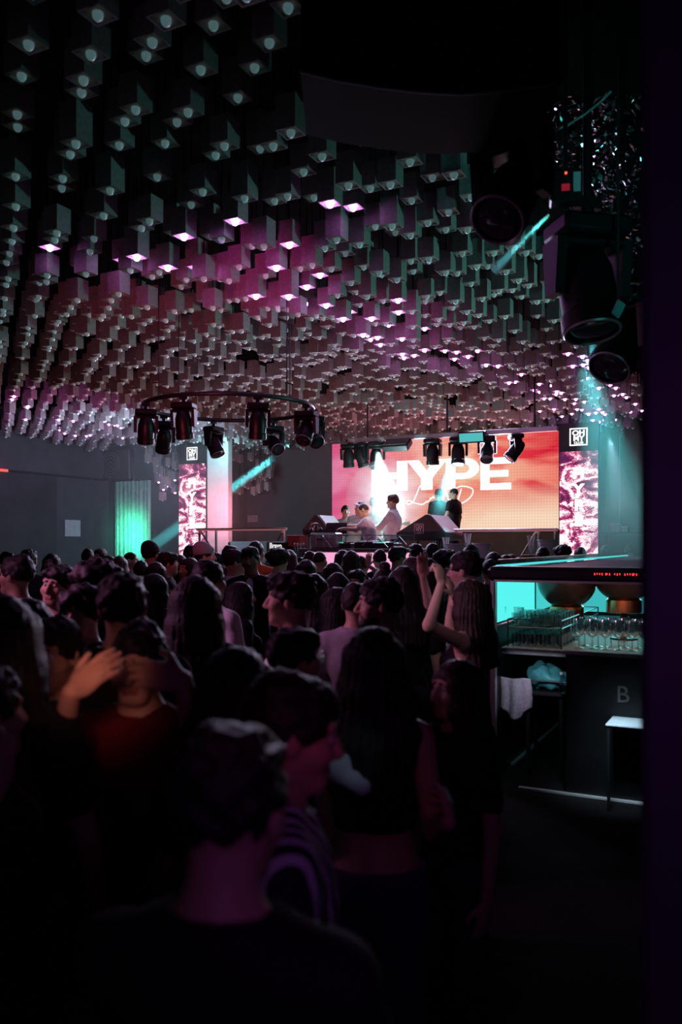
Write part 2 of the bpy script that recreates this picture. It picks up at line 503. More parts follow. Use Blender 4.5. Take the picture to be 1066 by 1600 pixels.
    def head():
        o = [cap(tb((0, -.022, 1.44)), hd((0, -.018, 1.57)), .060*fw, .054*fw, .03),
             ell(hd((0, -.012, 1.658)), (.074, .094, .092), RHn, .02),
             ell(hd((0, .028, 1.596)), (.060*fw, .064, .070), RHn, .03),
             cap(hd((-.022*fw, .068, 1.548)), hd((.022*fw, .068, 1.548)), .021, None, .03),
             cap(hd((-.042, .072, 1.673)), hd((.042, .072, 1.673)), .013, None, .02),
             ell(hd((-.047, .058, 1.615)), (.022, .028, .024), RHn, .03), ell(hd((.047, .058, 1.615)), (.022, .028, .024), RHn, .03),
             ell(hd((-.031, .102, 1.648)), (.016, .019, .009), RHn, .012, True), ell(hd((.031, .102, 1.648)), (.016, .019, .009), RHn, .012, True),
             cap(hd((0, .088, 1.655)), hd((0, .110, 1.613)), .0095, .0135, .012),
             ell(hd((-.012, .098, 1.608)), (.010, .011, .008), RHn, .008), ell(hd((.012, .098, 1.608)), (.010, .011, .008), RHn, .008),
             cap(hd((-.019, .082, 1.583)), hd((.019, .082, 1.583)), .0085, None, .006), cap(hd((-.016, .082, 1.572)), hd((.016, .082, 1.572)), .0088, None, .006),
             ]
        for sg in (-1, 1): o.append(ell(hd((sg*.076, -.008, 1.636)), (.011, .020, .032), RHn, .008))
        return o
    hz = hd((0, 0, 1.65))
    hfine = res * .62
    fx = [(hz.x-.1, hz.x+.1, hfine)]; fy = [(hz.y-.12, hz.y+.13, hfine)]; fz = [(hz.z-.13, hz.z+.12, hfine)]
    allp = torso() + legs() + feet() + armp('L') + armp('R') + head()
    for (w, fd, pn, cu, sg, vis) in hands:
        hp_ = hand_prims(w, fd, pn, cu, sg)
        allp += hp_
        if vis:
            lo = np.min([np.array(q.get('a', q.get('c'))) for q in hp_], 0) - .02; hi = np.max([np.array(q.get('b', q.get('c'))) for q in hp_], 0) + .02
            hf = min(.0065, res)
            fx.append((lo[0], hi[0], hf)); fy.append((lo[1], hi[1], hf)); fz.append((lo[2], hi[2], hf))
    pts = []
    for q in allp:
        r = max(q['ra'], q['rb']) if q['t'] == 'c' else max(q['r'])
        for kk in (('a', 'b') if q['t'] == 'c' else ('c',)):
            v = np.array(q[kk]); pts += [v - r, v + r]
    lo = np.min(pts, 0) - .05; hi = np.max(pts, 0) + .05; lo[2] = -.02
    ax = [axis_pts(lo[0], hi[0], res, fx), axis_pts(lo[1], hi[1], res, fy), axis_pts(lo[2], hi[2], res*1.25, fz)]
    F = Fld(ax)
    for q in allp: F.prim(q)
    body = bpy.data.objects.new('person', F.mesh('person', skinmat(skin))); COL.objects.link(body)
    body.location = loc; body.rotation_euler.z = rz; body.scale = (Sx,) * 3
    tag(body, label, 'person', group)
    def child(name, prims, m, g=0.0, planes=(), post=None, r=None, axs=None, lab=None):
        pt = []
        for q in prims:
            if q['neg']: continue
            rr = (max(q['ra'], q['rb']) if q['t'] == 'c' else max(q['r'])) + g + .02
            for kk in (('a', 'b') if q['t'] == 'c' else ('c',)): pt += [np.array(q[kk]) - rr, np.array(q[kk]) + rr]
        l2, h2 = np.min(pt, 0), np.max(pt, 0); r = r or res
        F2 = Fld([axis_pts(l2[i], h2[i], r, []) for i in range(3)])
        for q in prims: F2.prim(q, 0 if q['neg'] else g)
        if post: post(F2)
        for (n, p0) in planes: F2.plane(n, p0)
        me = F2.mesh(name, m)
        if me is None: return None
        o = bpy.data.objects.new(name, me); COL.objects.link(o); o.parent = body
        if lab: o['label'] = lab
        return o
    up = RT @ Vector((0, 0, 1))
    # ---- clothes
    neckcut = cap(tb((0, -.015, 1.455)), tb((0, .03, 1.75)), .068, .12, .01, True)
    tm = (mats or {}).get('top') or clothmat(tc)
    if wear != 'none':
        pr = torso(); g = .012
        if wear in ('tee', 'shirt', 'jacket', 'crop', 'long'):
            for nm in 'LR':
                s, e, w = arms[nm]
                if wear in ('tee', 'crop'): pr.append(cap(s, s.lerp(e, .62), .056*ar, .052*ar, .03))
                else: pr += [cap(s, e, .054*ar, .046*ar, .03), cap(e, e.lerp(w, .93), .046*ar, .036*ar, .02)]
        hem = 1.13 if wear == 'crop' else (.86 if wear in ('tee', 'long') else .84)
        pl = [(-up, tb((0, 0, hem)))]
        cuts = [neckcut]
        if wear == 'tank':
            for sg in (-1, 1): cuts.append(ell(tb((sg*(sh+.035), 0, 1.40)), (.075, .16, .13), RTn, .01, True))
            cuts += [cap(tb((0, .06, 1.43)), tb((0, .14, 1.40)), .085, .09, .01, True), cap(tb((0, -.10, 1.47)), tb((0, -.16, 1.42)), .08, .10, .01, True)]
        if wear == 'strap':            # off-shoulder crop top
            pl.append((up, tb((0, 0, 1.36)))); pl[0] = (-up, tb((0, 0, 1.12)))
        def wr(F2):
            X, Y, Z = F2.grid((slice(None),) * 3)
            F2.f += (.0035 * np.sin(X*31 + Z*47) * np.sin(Y*37 - Z*29)).astype(np.float32)
        child('jacket' if wear == 'jacket' else 'shirt', pr + cuts, tm, g + (.006 if wear == 'jacket' else 0), pl, wr,
              lab=(mats or {}).get('toplabel'))
        if inner:                       # jacket over a light shirt, shown as an open front
            child('undershirt', [ell(tb((0, .05, 1.22)), (.055, .105, .26), RTn), neckcut], clothmat(inner), .012, [(-up, tb((0, 0, .9)))])
    child('trousers', torso()[:2] + legs(), clothmat(leg), .012, [((0, 0, 1), (0, 0, 1.0)), ((0, 0, -1), (0, 0, .07))], r=res*1.3)
    child('shoes', feet(), clothmat('black'), .010, [((0, 0, 1), (0, 0, .10)), ((0, 0, -1), (0, 0, .002))], r=res*1.2)
    # ---- hair
    hm = hairmat(hc); hr_ = res * .8
    upH = RH @ Vector((0, 0, 1)); fw_ = RH @ Vector((0, 1, 0))
    facecut = [ell(hd((0, .098, 1.607)), (.066, .058, .088), RHn, .012, True)]
    nz = RNG.uniform(0, 6, 6)
    def strands(amp, fq, vert):
        def post(F2):
            X, Y, Z = F2.grid((slice(None),) * 3)
            if vert:
                an = np.arctan2(X - hz.x, Y - hz.y)
                F2.f += (amp * (np.sin(an*fq + nz[0] + 1.5*np.sin(Z*11 + nz[1])) + .6*np.sin(an*fq*2.3 + nz[2] + 2*np.sin(Z*17)))).astype(np.float32)
            else:
                F2.f += (amp * (np.sin(X*fq + nz[0] + 2*np.sin(Z*fq*.6)) * np.sin(Y*fq*1.1 + nz[1]) + np.sin(Z*fq*1.2 + nz[2] + 2*np.sin(X*fq*.7)) * .8
                                + .5*np.sin((X+Y)*fq*2.1 + nz[3])*np.sin((Z-X)*fq*1.9 + nz[4]))).astype(np.float32)
        return post
    capz = [ell(hd((0, -.016, 1.668)), (.083, .104, .092), RHn, .02)]
    if hair == 'short':
        child('hair', capz + [cap(hd((0, .050, 1.715)), hd((0, -.05, 1.728)), .036, .042, .03)] + facecut, hm, .004,
              [(-(upH - fw_*.25).normalized(), hd((0, .0, 1.625)))], strands(.0035, 110, False), hr_)
    elif hair == 'buzz':
        child('hair', [ell(hd((0, -.012, 1.660)), (.0745, .0945, .0925), RHn, .01)] + [ell(hd((0, .10, 1.60)), (.07, .055, .092), RHn, .01, True)], hm, .004,
              [(-(upH - fw_*.2).normalized(), hd((0, 0, 1.635)))], None, hr_)
    elif hair == 'tex':
        bl = [ell(hd((.042*cos(a)*q, -.012 + .070*sin(a)*q, 1.732 - .012*q)), (.034, .034, .034), RHn, .02) for a, q in
              [(i*.9 + nz[0], 1 if i % 2 else .6) for i in range(9)]]
        child('hair', capz + bl + [cap(hd((-.035, .070, 1.715)), hd((.035, .070, 1.715)), .026, None, .02)] + facecut, hm, .003,
              [(-(upH - fw_*.3).normalized(), hd((0, 0, 1.615)))], strands(.0055, 88, False), hr_)
    elif hair == 'curly':
        bl = [ell(hd((.075*cos(a)*q, -.02 + .085*sin(a)*q, 1.70 + .035*(1-q))), (.05, .05, .05), RHn, .03) for a, q in [(i*.7 + nz[0], 1 if i % 3 else .5) for i in range(11)]]
        child('hair', capz + bl + facecut, hm, .012, [(-(upH - fw_*.3).normalized(), hd((0, 0, 1.605)))], strands(.008, 62, False), hr_)
    elif hair in ('long', 'bob'):
        zb = 1.27 if hair == 'long' else 1.50
        cu = []
        for i in range(13):
            a = radians(-128 + 256 * i / 12)                   # 0 = straight back
            dx, dy = sin(a), -cos(a)
            t0 = hd((dx*.068, -.012 + dy*.088, 1.67)); t1 = hd((dx*.082, -.015 + dy*.092, 1.56))
            t2 = tb((dx*.115, -.045 + dy*.085, max(zb, 1.41) - .02*cos(3*a))); 
            cu += [cap(t0, t1, .024, .026, .035), cap(t1, t2, .026, .030, .035)]
            if hair == 'long' and abs(a) < radians(105): cu.append(cap(t2, tb((dx*.12, -.085 + dy*.075, zb)), .030, .018, .035))
        cutf = [ell(hd((0, .105, 1.60)), (.058, .062, .098), RHn, .012, True), cap(hd((0, .09, 1.56)), hd((0, .16, 1.40)), .055, .07, .01, True)]
        child('hair', capz + cu + cutf, hm, .003, (), strands(.0032, 34, True), hr_)
    elif hair in ('bun', 'pony'):
        ex = [ell(hd((0, -.045, 1.775)), (.038, .038, .036), RHn, .012)] if hair == 'bun' else \
             [ell(hd((0, -.125, 1.69)), (.03, .035, .03), RHn, .02), cap(hd((0, -.145, 1.68)), tb((0, -.17, 1.36)), .036, .018, .02)]
        child('hair', capz + ex + facecut, hm, .002, [(-(upH - fw_*.35).normalized(), hd((0, 0, 1.615)))] if hair == 'bun' else (), strands(.0025, 60, False), hr_)
    if beard:
        child('beard', [ell(hd((0, .030, 1.585)), (.061, .066, .062), RHn, .02), cap(hd((-.02, .07, 1.548)), hd((.02, .07, 1.548)), .024, None, .02),
                        ell(hd((0, .098, 1.578)), (.024, .03, .010), RHn, .008, True)], hm, .003,
              [((upH + fw_*.35).normalized(), hd((0, .09, 1.596)))], None, hr_)
    if hat == 'beanie':
        child('beanie', [ell(hd((0, -.02, 1.69)), (.088, .108, .088), RHn, .02), ell(hd((0, -.05, 1.745)), (.06, .07, .05), RHn, .04)], clothmat(hatc), .006,
              [(-(upH - fw_*.12).normalized(), hd((0, 0, 1.662)))], None, hr_)
    if hat == 'cap':
        child('cap', [ell(hd((0, -.012, 1.69)), (.084, .102, .078), RHn, .02), ell(hd((0, .12, 1.695)), (.068, .075, .010), RHn, .01)], clothmat(hatc), .006,
              [(-upH, hd((0, 0, 1.678)))], None, hr_)
    # ---- eyes, brows, glasses
    if face:
        for sg in (-1, 1):
            e = MB(); e.ball(hd((sg*.031, .0755, 1.648)), .0115, 12, 8)
            e.mi = 1; e.ball(hd((sg*.031, .0815, 1.6475)), .0066, 10, 6)
            o = e.build('eye', [mat('eye_white', (.7, .68, .66), .25), mat('eye_iris', (.02, .012, .01), .2)], body, True)
            child('eyebrow', [cap(hd((sg*.015, .0875, 1.672)), hd((sg*.050, .072, 1.672)), .0055, .004, .004)], hm, .001, r=.004)
        child('lips', [cap(hd((-.019, .084, 1.5835)), hd((.019, .084, 1.5835)), .0082, None, .005), cap(hd((-.015, .085, 1.5725)), hd((.015, .085, 1.5725)), .0088, None, .004)],
              mat('lips', (.36, .13, .12), .4), .0012, r=.004)
    if extra: extra(body, hd, tb, arms, child, RHn)
    PEOPLE.append((label, loc, Sx))
    return body
def glasses(body, hd, tb, arms, child, RHn):
    g = MB()
    for sg in (-1, 1):
        g.tube([hd((sg*.033 + .026*cos(a), .112, 1.647 + .021*sin(a))) for a in [2*pi*i/14 for i in range(14)]], .0028, 6, closed=True)
        g.tube([hd((sg*.058, .110, 1.652)), hd((sg*.078, .07, 1.652)), hd((sg*.082, -.02, 1.648))], .0026, 6)
    g.tube([hd((-.009, .113, 1.652)), hd((.009, .113, 1.652))], .0026, 6)
    g.build('glasses', mat('glasses_frame', (.02, .02, .02), .3, spec=.6), body)
# ---------------------------------------------------------------- camera
cd = bpy.data.cameras.new('camera'); cam = bpy.data.objects.new('camera', cd); COL.objects.link(cam)
cam.location = (0, 0, EYE); cam.rotation_euler = (pi / 2, 0, TH)
cd.sensor_width = 36; cd.sensor_fit = 'AUTO'; cd.lens = FPX * 36 / 1600; cd.shift_y = (HY - 800) / 1600
cd.clip_start = .05; cd.clip_end = 200
cd.dof.use_dof = True; cd.dof.focus_distance = 13; cd.dof.aperture_fstop = 2.2
SC.camera = cam
w = bpy.data.worlds.new('World'); SC.world = w; w.use_nodes = True
w.node_tree.nodes['Background'].inputs[0].default_value = (0, 0, 0, 1)
SC.view_settings.view_transform = 'Standard'; SC.view_settings.look = 'None'; SC.view_settings.gamma = 1
SC.view_settings.exposure = 0.0; SC.view_settings.use_curve_mapping = False
SC.cycles.max_bounces = 6; SC.cycles.diffuse_bounces = 3; SC.cycles.volume_bounces = 0; SC.cycles.transparent_max_bounces = 16
SC.cycles.sample_clamp_indirect = 3; SC.cycles.use_denoising = True; SC.cycles.caustics_reflective = False; SC.cycles.caustics_refractive = False

# ---------------------------------------------------------------- shell
def struct(o): o['kind'] = 'structure'; return o
M_floor = mat('floor_dark', (.012, .011, .012), .85, var=.3, scale=3, spec=.1)
M_ceil = mat('ceiling_black', (.004, .004, .004), .9, spec=.05)
M_wall = mat('wall_grey', (.085, .088, .095), .85, var=.12, scale=2.5, bump=.3, bscale=90)
M_dark = mat('wall_dark', (.03, .031, .034), .8, var=.15)
M_blk = mat('black_metal', (.014, .014, .015), .38, spec=.5)
M_blkm = mat('black_matte', (.010, .010, .011), .8, spec=.2)
M_steel = mat('steel', (.55, .56, .58), .28, metal=1.0, var=.05)
M_white = mat('white_paint', (.75, .75, .76), .5, var=.04)
ULF, VB = -18.5, 22.8                      # left wall, back wall
VL = 20.55                                 # wall left of the stage recess
UR = 8.0; VF = -3.0; ZC = 5.6
struct(MB().box((ULF-.3, VF-.3, -.2), (UR+.3, VB+.3, 0)).build('floor', M_floor))
struct(MB().box((ULF-.3, VF-.3, ZC), (UR+.3, VB+.3, ZC+.2)).build('ceiling', M_ceil))
struct(MB().box((ULF-.3, VF, 0), (ULF, VB, ZC)).build('wall_left', M_wall))
struct(MB().box((UR, VF, 0), (UR+.3, VB, ZC)).build('wall_right', M_dark))
struct(MB().box((ULF, VF-.3, 0), (UR, VF, ZC)).build('wall_near', M_dark))
struct(MB().box((ULF, VB, 0), (UR, VB+.3, ZC)).build('wall_back', M_wall))
ucorner = PV(321, 0, VL).x
struct(MB().box((ULF, VL, 0), (ucorner, VB, ZC)).build('wall_back_left', M_wall))
# upper band of the left wall (lighter) and its ledge
tb0 = PU(20, 738, ULF).z
struct(MB().box((ULF, 8, tb0), (ULF+.05, VL, tb0+.06)).build('trim_1', M_dark))
struct(MB().box((ULF, 8, 0), (ULF+.03, VL-2.2, tb0)).build('trim_2', mat('wall_panel_dark', (.05, .05, .056), .7, var=.2, scale=1.2, bump=.3, bscale=70)))
# poster on the left wall
a = PU(100, 838, ULF); b = PU(124, 813, ULF)
o = MB().box((ULF+.031, a.y, a.z), (ULF+.045, b.y, b.z)).build('poster', mat('poster_paper', (.6, .6, .62), .7))
tag(o, 'blank white square poster stuck on the grey wall at far left', 'poster')
# red exit-like light far left
a = PU(4, 735, ULF)
o = MB().box((ULF+.03, a.y-.35, a.z-.03), (ULF+.08, a.y+.12, a.z+.03)).build('wall_light', [emat('red_led', (1, .05, .05), 3)])
tag(o, 'small red strip light on the wall at the left edge', 'light')
# right foreground pillar
p0 = P(1001, 0, 1.25)
o = MB().box((0, 0, 0), (.30, .30, ZC), bev=.012).build('pillar', mat('pillar_paint', (.06, .03, .07), .55, var=.1), loc=(p0.x, p0.y, 0), rz=TH - .375)
struct(o); o.name = 'trim_3'
# pale pillar right of the left display column
def vbox(px0, px1, py0, py1, v, depth, z0=None):
    """box whose front face (at y=v) spans these photo pixels"""
    A = PV(px0, py1, v); B = PV(px1, py0, v)
    return (A.x, v, A.z if z0 is None else z0), (B.x, v + depth, max(B.z, PV(px0, py0, v).z))
VLED = 19.5
lo, hi = vbox(323, 356.5, 690, 860, VLED+.05, .2, 0); hi = (hi[0], hi[1], ZC)
struct(MB().box(lo, hi).build('trim_4', mat('pillar_white', (.55, .53, .54), .6, var=.06)))

# ---------------------------------------------------------------- hanging cube lamps
M_cube = mat('cube_paint', (.30, .265, .265), .75, var=.18, scale=25)
M_plate = mat('cube_plate', (.58, .51, .42), .55, var=.15, scale=20)
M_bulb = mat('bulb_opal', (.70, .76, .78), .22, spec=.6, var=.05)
_b = next(n for n in M_bulb.node_tree.nodes if n.type == 'BSDF_PRINCIPLED')      # unlit bulbs: added glow stands in for light caught from below
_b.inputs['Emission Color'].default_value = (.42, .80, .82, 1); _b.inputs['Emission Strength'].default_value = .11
M_lit = emat('bulb_lit', (.80, .26, 1.0), 40.0)
M_litc = emat('bulb_lit_cool', (.80, .24, .90), 26.0)
CW = .158
def cube_body_mb(h, mb=None, c=(0, 0, 0)):
    m = mb or MB(); s = CW / 2; x, y, z = c; t = .012
    base = m.mi
    o = len(m.v)
    v = []
    for zz in (0, h):
        for (sx, sy) in ((-1,-1),(1,-1),(1,1),(-1,1)): v.append((x+sx*s, y+sy*s, z+zz))
    for zz in (0, .014):
        for (sx, sy) in ((-1,-1),(1,-1),(1,1),(-1,1)): v.append((x+sx*(s-t), y+sy*(s-t), z+zz))
    f = [(4,5,6,7)] + [(i, (i+1)%4, 4+(i+1)%4, 4+i) for i in range(4)] + [(i, 8+i, 8+(i+1)%4, (i+1)%4) for i in range(4)] + \
        [(8+i, 12+i, 12+(i+1)%4, 8+(i+1)%4) for i in range(4)]
    m.add(v, f); m.mi = base + 1; m.add([v[12], v[15], v[14], v[13]], [(0, 1, 2, 3)]); m.mi = base
    return m
lamps = []
du, dv = .268, .455
def lamp_h(u, v):
    hh = 2.98 + .07*sin(u*.9 + 1.0) * cos(v*.5) - .26 * math.exp(-((u+5.3)**2 + (v-7.0)**2) / 5.5)
    return hh
rl = random.Random(5)
for i in range(int((18.3 - 2.15) / du) + 1):
    u = -2.15 - i * du
    for j in range(60):
        v = 2.6 + j * dv + (dv/2 if i % 2 else 0)
        jit = rl.uniform(-.16, .12); hb = rl.choice((.19, .21, .24, .27)); r3 = rl.random()
        uu, vv = u + rl.uniform(-.015, .015), v + rl.uniform(-.015, .015)
        vmax = (VL - 1.0) if u < ucorner + .2 else (VB - .3)
        if vv > vmax or u < ULF + .25: continue
        z = EYE + lamp_h(uu, vv) + jit
        if u < ucorner + .2 and vv > VL - 2.0: z -= .1
        px, py, D = proj((uu, vv, z))
        if D < 2 or px < -260 or px > 1250 or py < -320: continue
        if rl.random() < .05: continue
        # keep clear of the big hanging cabinet, and the fixtures at upper right
        if 470 < px < 905 and py < 150: continue
        lamps.append([D, uu, vv, z, hb, px, py, r3])
lamps.sort()
# which bulbs burn: the nearest bulb to each bright one in the photograph, then the running bands farther off
LITPX = [(70,385),(172,388),(225,390),(265,434),(281,368),(314,416),(367,364),(440,357),(500,346),(447,418),(465,448),(510,463),(541,491),
         (399,445),(570,506),(478,449),(493,470),(550,478),(560,335),(612,455),(612,510),(585,520),(620,480),(660,525),(505,425),(430,455)]
lit = set()
for (x, y) in LITPX:
    b = min(range(len(lamps)), key=lambda i: (lamps[i][5]-x)**2 + (lamps[i][6]-y)**2)
    lit.add(b)
def seg_d(x, y, a, b):
    ax, ay = a; bx, by = b; t = max(0, min(1, ((x-ax)*(bx-ax)+(y-ay)*(by-ay)) / ((bx-ax)**2+(by-ay)**2)))
    return sqrt((x-ax-t*(bx-ax))**2 + (y-ay-t*(by-ay))**2)
for i, L in enumerate(lamps):
    x, y, r = L[5], L[6], L[7]
    if y < 480: continue
    if seg_d(x, y, (545, 500), (640, 552)) < 15 and r < .75: lit.add(i)
    if seg_d(x, y, (630, 552), (745, 560)) < 12 and r < .9: lit.add(i)
    if seg_d(x, y, (745, 560), (930, 650)) < 14 and r < .75: lit.add(i)
    if seg_d(x, y, (895, 560), (1000, 640)) < 13 and r < .9: lit.add(i)
    if seg_d(x, y, (850, 640), (960, 655)) < 9 and r < .6: lit.add(i)
    if seg_d(x, y, (0, 628), (60, 650)) < 16 and r < .22: lit.add(i)
    if seg_d(x, y, (40, 650), (215, 683)) < 17 and r < .22: lit.add(i)
ZT = ZC
def stem_mb(h, m=None, c=(0, 0, 0)):
    m = m or MB(); return m.box((c[0]-.007, c[1]-.007, c[2]+h), (c[0]+.007, c[1]+.007, ZT - .0))
bodymesh = {h: cube_body_mb(h).mesh('cube_lamp', [M_cube, M_plate]) for h in (.19, .21, .24, .27)}
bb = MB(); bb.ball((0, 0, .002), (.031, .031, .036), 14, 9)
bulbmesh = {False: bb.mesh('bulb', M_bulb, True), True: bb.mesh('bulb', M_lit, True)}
vis = [i for i, L in enumerate(lamps) if -15 < L[5] < 1003 and L[6] > -10]
ind = set(vis[:300])
stemmesh = {}
REG = [(250, 'toward the left'), (520, 'left of the middle'), (700, 'right of the middle'), (2000, 'at the right end')]
def region(x): return next(n for (lim, n) in REG if x < lim)
def band(y): return 'high up overhead' if y < 250 else ('in the nearer rows' if y < 400 else 'in the middle rows')
rest = MB()
for i, L in enumerate(lamps):
    D, u, v, z, hb, px, py, r3 = L
    on = i in lit
    if i in ind:
        o = bpy.data.objects.new('cube_lamp', bodymesh[hb]); COL.objects.link(o); o.location = (u, v, z)
        st = 'lit violet white cube ceiling lamp' if on else 'unlit cube ceiling lamp with added glow'
        lb = '%s, %s, %s' % (st, band(py), region(px))
        tag(o, lb, 'lamp', ('burning ' if on else 'unlit ') + 'cube lamps ' + band(py) + ' ' + region(px))
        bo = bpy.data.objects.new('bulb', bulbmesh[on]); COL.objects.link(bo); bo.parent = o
        if on: bo['label'] = 'glowing violet white bulb'
        k = round(ZT - z, 3)
        so = stem_mb(hb, None, (0, 0, 0)) if False else MB().box((-.004, -.004, hb), (.004, .004, ZT - z)).build('stem', M_blkm, o)
    else:
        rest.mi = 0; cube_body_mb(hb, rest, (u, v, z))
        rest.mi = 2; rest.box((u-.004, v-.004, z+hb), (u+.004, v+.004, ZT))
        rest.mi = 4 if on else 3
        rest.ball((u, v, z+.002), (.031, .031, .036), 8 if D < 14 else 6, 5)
# lamps that cascade down in front of the back walls
for k in range(26):
    px = rl.uniform(228, 277); py = rl.uniform(693, 790); 
    if (px - 228) < (py - 720) * .5 : px = rl.uniform(250, 277)
    p = PV(px, py, VL - rl.uniform(.25, .9)); rest.mi = 0; hb = .24
    cube_body_mb(hb, rest, tuple(p)); rest.mi = 2; rest.box((p.x-.006, p.y-.006, p.z+hb), (p.x+.006, p.y+.006, ZT))
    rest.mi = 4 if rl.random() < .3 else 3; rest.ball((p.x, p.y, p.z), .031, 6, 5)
for k in range(34):
    px = rl.uniform(360, 425); py = rl.uniform(700, 775)
    p = PV(px, py, VB - rl.uniform(.25, .9)); rest.mi = 0; hb = .24
    cube_body_mb(hb, rest, tuple(p)); rest.mi = 2; rest.box((p.x-.006, p.y-.006, p.z+hb), (p.x+.006, p.y+.006, ZT))
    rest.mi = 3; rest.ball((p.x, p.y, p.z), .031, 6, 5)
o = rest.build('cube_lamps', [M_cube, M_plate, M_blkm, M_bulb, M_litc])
tag(o, 'far rows of hanging cube lamps covering the ceiling above the stage and left wall', 'lamps', kind='stuff')
# ---------------------------------------------------------------- display shaders
def marble_mat():
    m, nt, out = nmat('led_marble'); N = nt.nodes; K = nt.links.new
    tc = N.new('ShaderNodeTexCoord'); mp = N.new('ShaderNodeMapping'); mp.inputs['Scale'].default_value = (1.1, 1, 1.9); mp.inputs['Rotation'].default_value = (0, .5, 0)
    n1 = N.new('ShaderNodeTexNoise'); n1.inputs['Scale'].default_value = 1.4; n1.inputs['Detail'].default_value = 6; n1.inputs['Distortion'].default_value = 2.2; n1.inputs['Roughness'].default_value = .55
    n2 = N.new('ShaderNodeTexNoise'); n2.inputs['Scale'].default_value = 9; n2.inputs['Detail'].default_value = 4; n2.inputs['Distortion'].default_value = 3
    K(tc.outputs['Object'], mp.inputs['Vector']); K(mp.outputs['Vector'], n1.inputs['Vector']); K(mp.outputs['Vector'], n2.inputs['Vector'])
    mx = N.new('ShaderNodeMath'); mx.operation = 'MULTIPLY_ADD'; mx.inputs[1].default_value = .42
    K(n2.outputs['Fac'], mx.inputs[0])
    sz = N.new('ShaderNodeSeparateXYZ'); K(tc.outputs['Object'], sz.inputs[0])
    gr = N.new('ShaderNodeMapRange'); gr.inputs[1].default_value = .8; gr.inputs[2].default_value = 3.0; gr.inputs[3].default_value = .05; gr.inputs[4].default_value = -.06; K(sz.outputs[2], gr.inputs[0])
    ad = N.new('ShaderNodeMath'); K(n1.outputs['Fac'], ad.inputs[0]); K(gr.outputs[0], ad.inputs[1]); K(ad.outputs[0], mx.inputs[2])
    r = N.new('ShaderNodeValToRGB'); r.color_ramp.elements.remove(r.color_ramp.elements[0])
    for (p, c) in ((0.562, (.10, .02, .08)), (0.642, (.32, .03, .15)), (0.692, (.62, .07, .20)), (0.727, (.95, .40, .58)), (0.752, (1.25, 1.05, 1.1))):
        e = r.color_ramp.elements.new(p); e.color = (*c, 1)
    r.color_ramp.elements[-1].color = (1.25, 1.05, 1.1, 1)
    es = r.color_ramp.elements; 
    if es[0].position > .9: es.remove(es[0])
    for e in list(es):
        if e.position >= .99: es.remove(e)
    K(mx.outputs[0], r.inputs['Fac'])
    e = N.new('ShaderNodeEmission'); e.inputs['Strength'].default_value = 1.0
    K(r.outputs['Color'], e.inputs['Color']); K(e.outputs[0], out.inputs['Surface'])
    return m
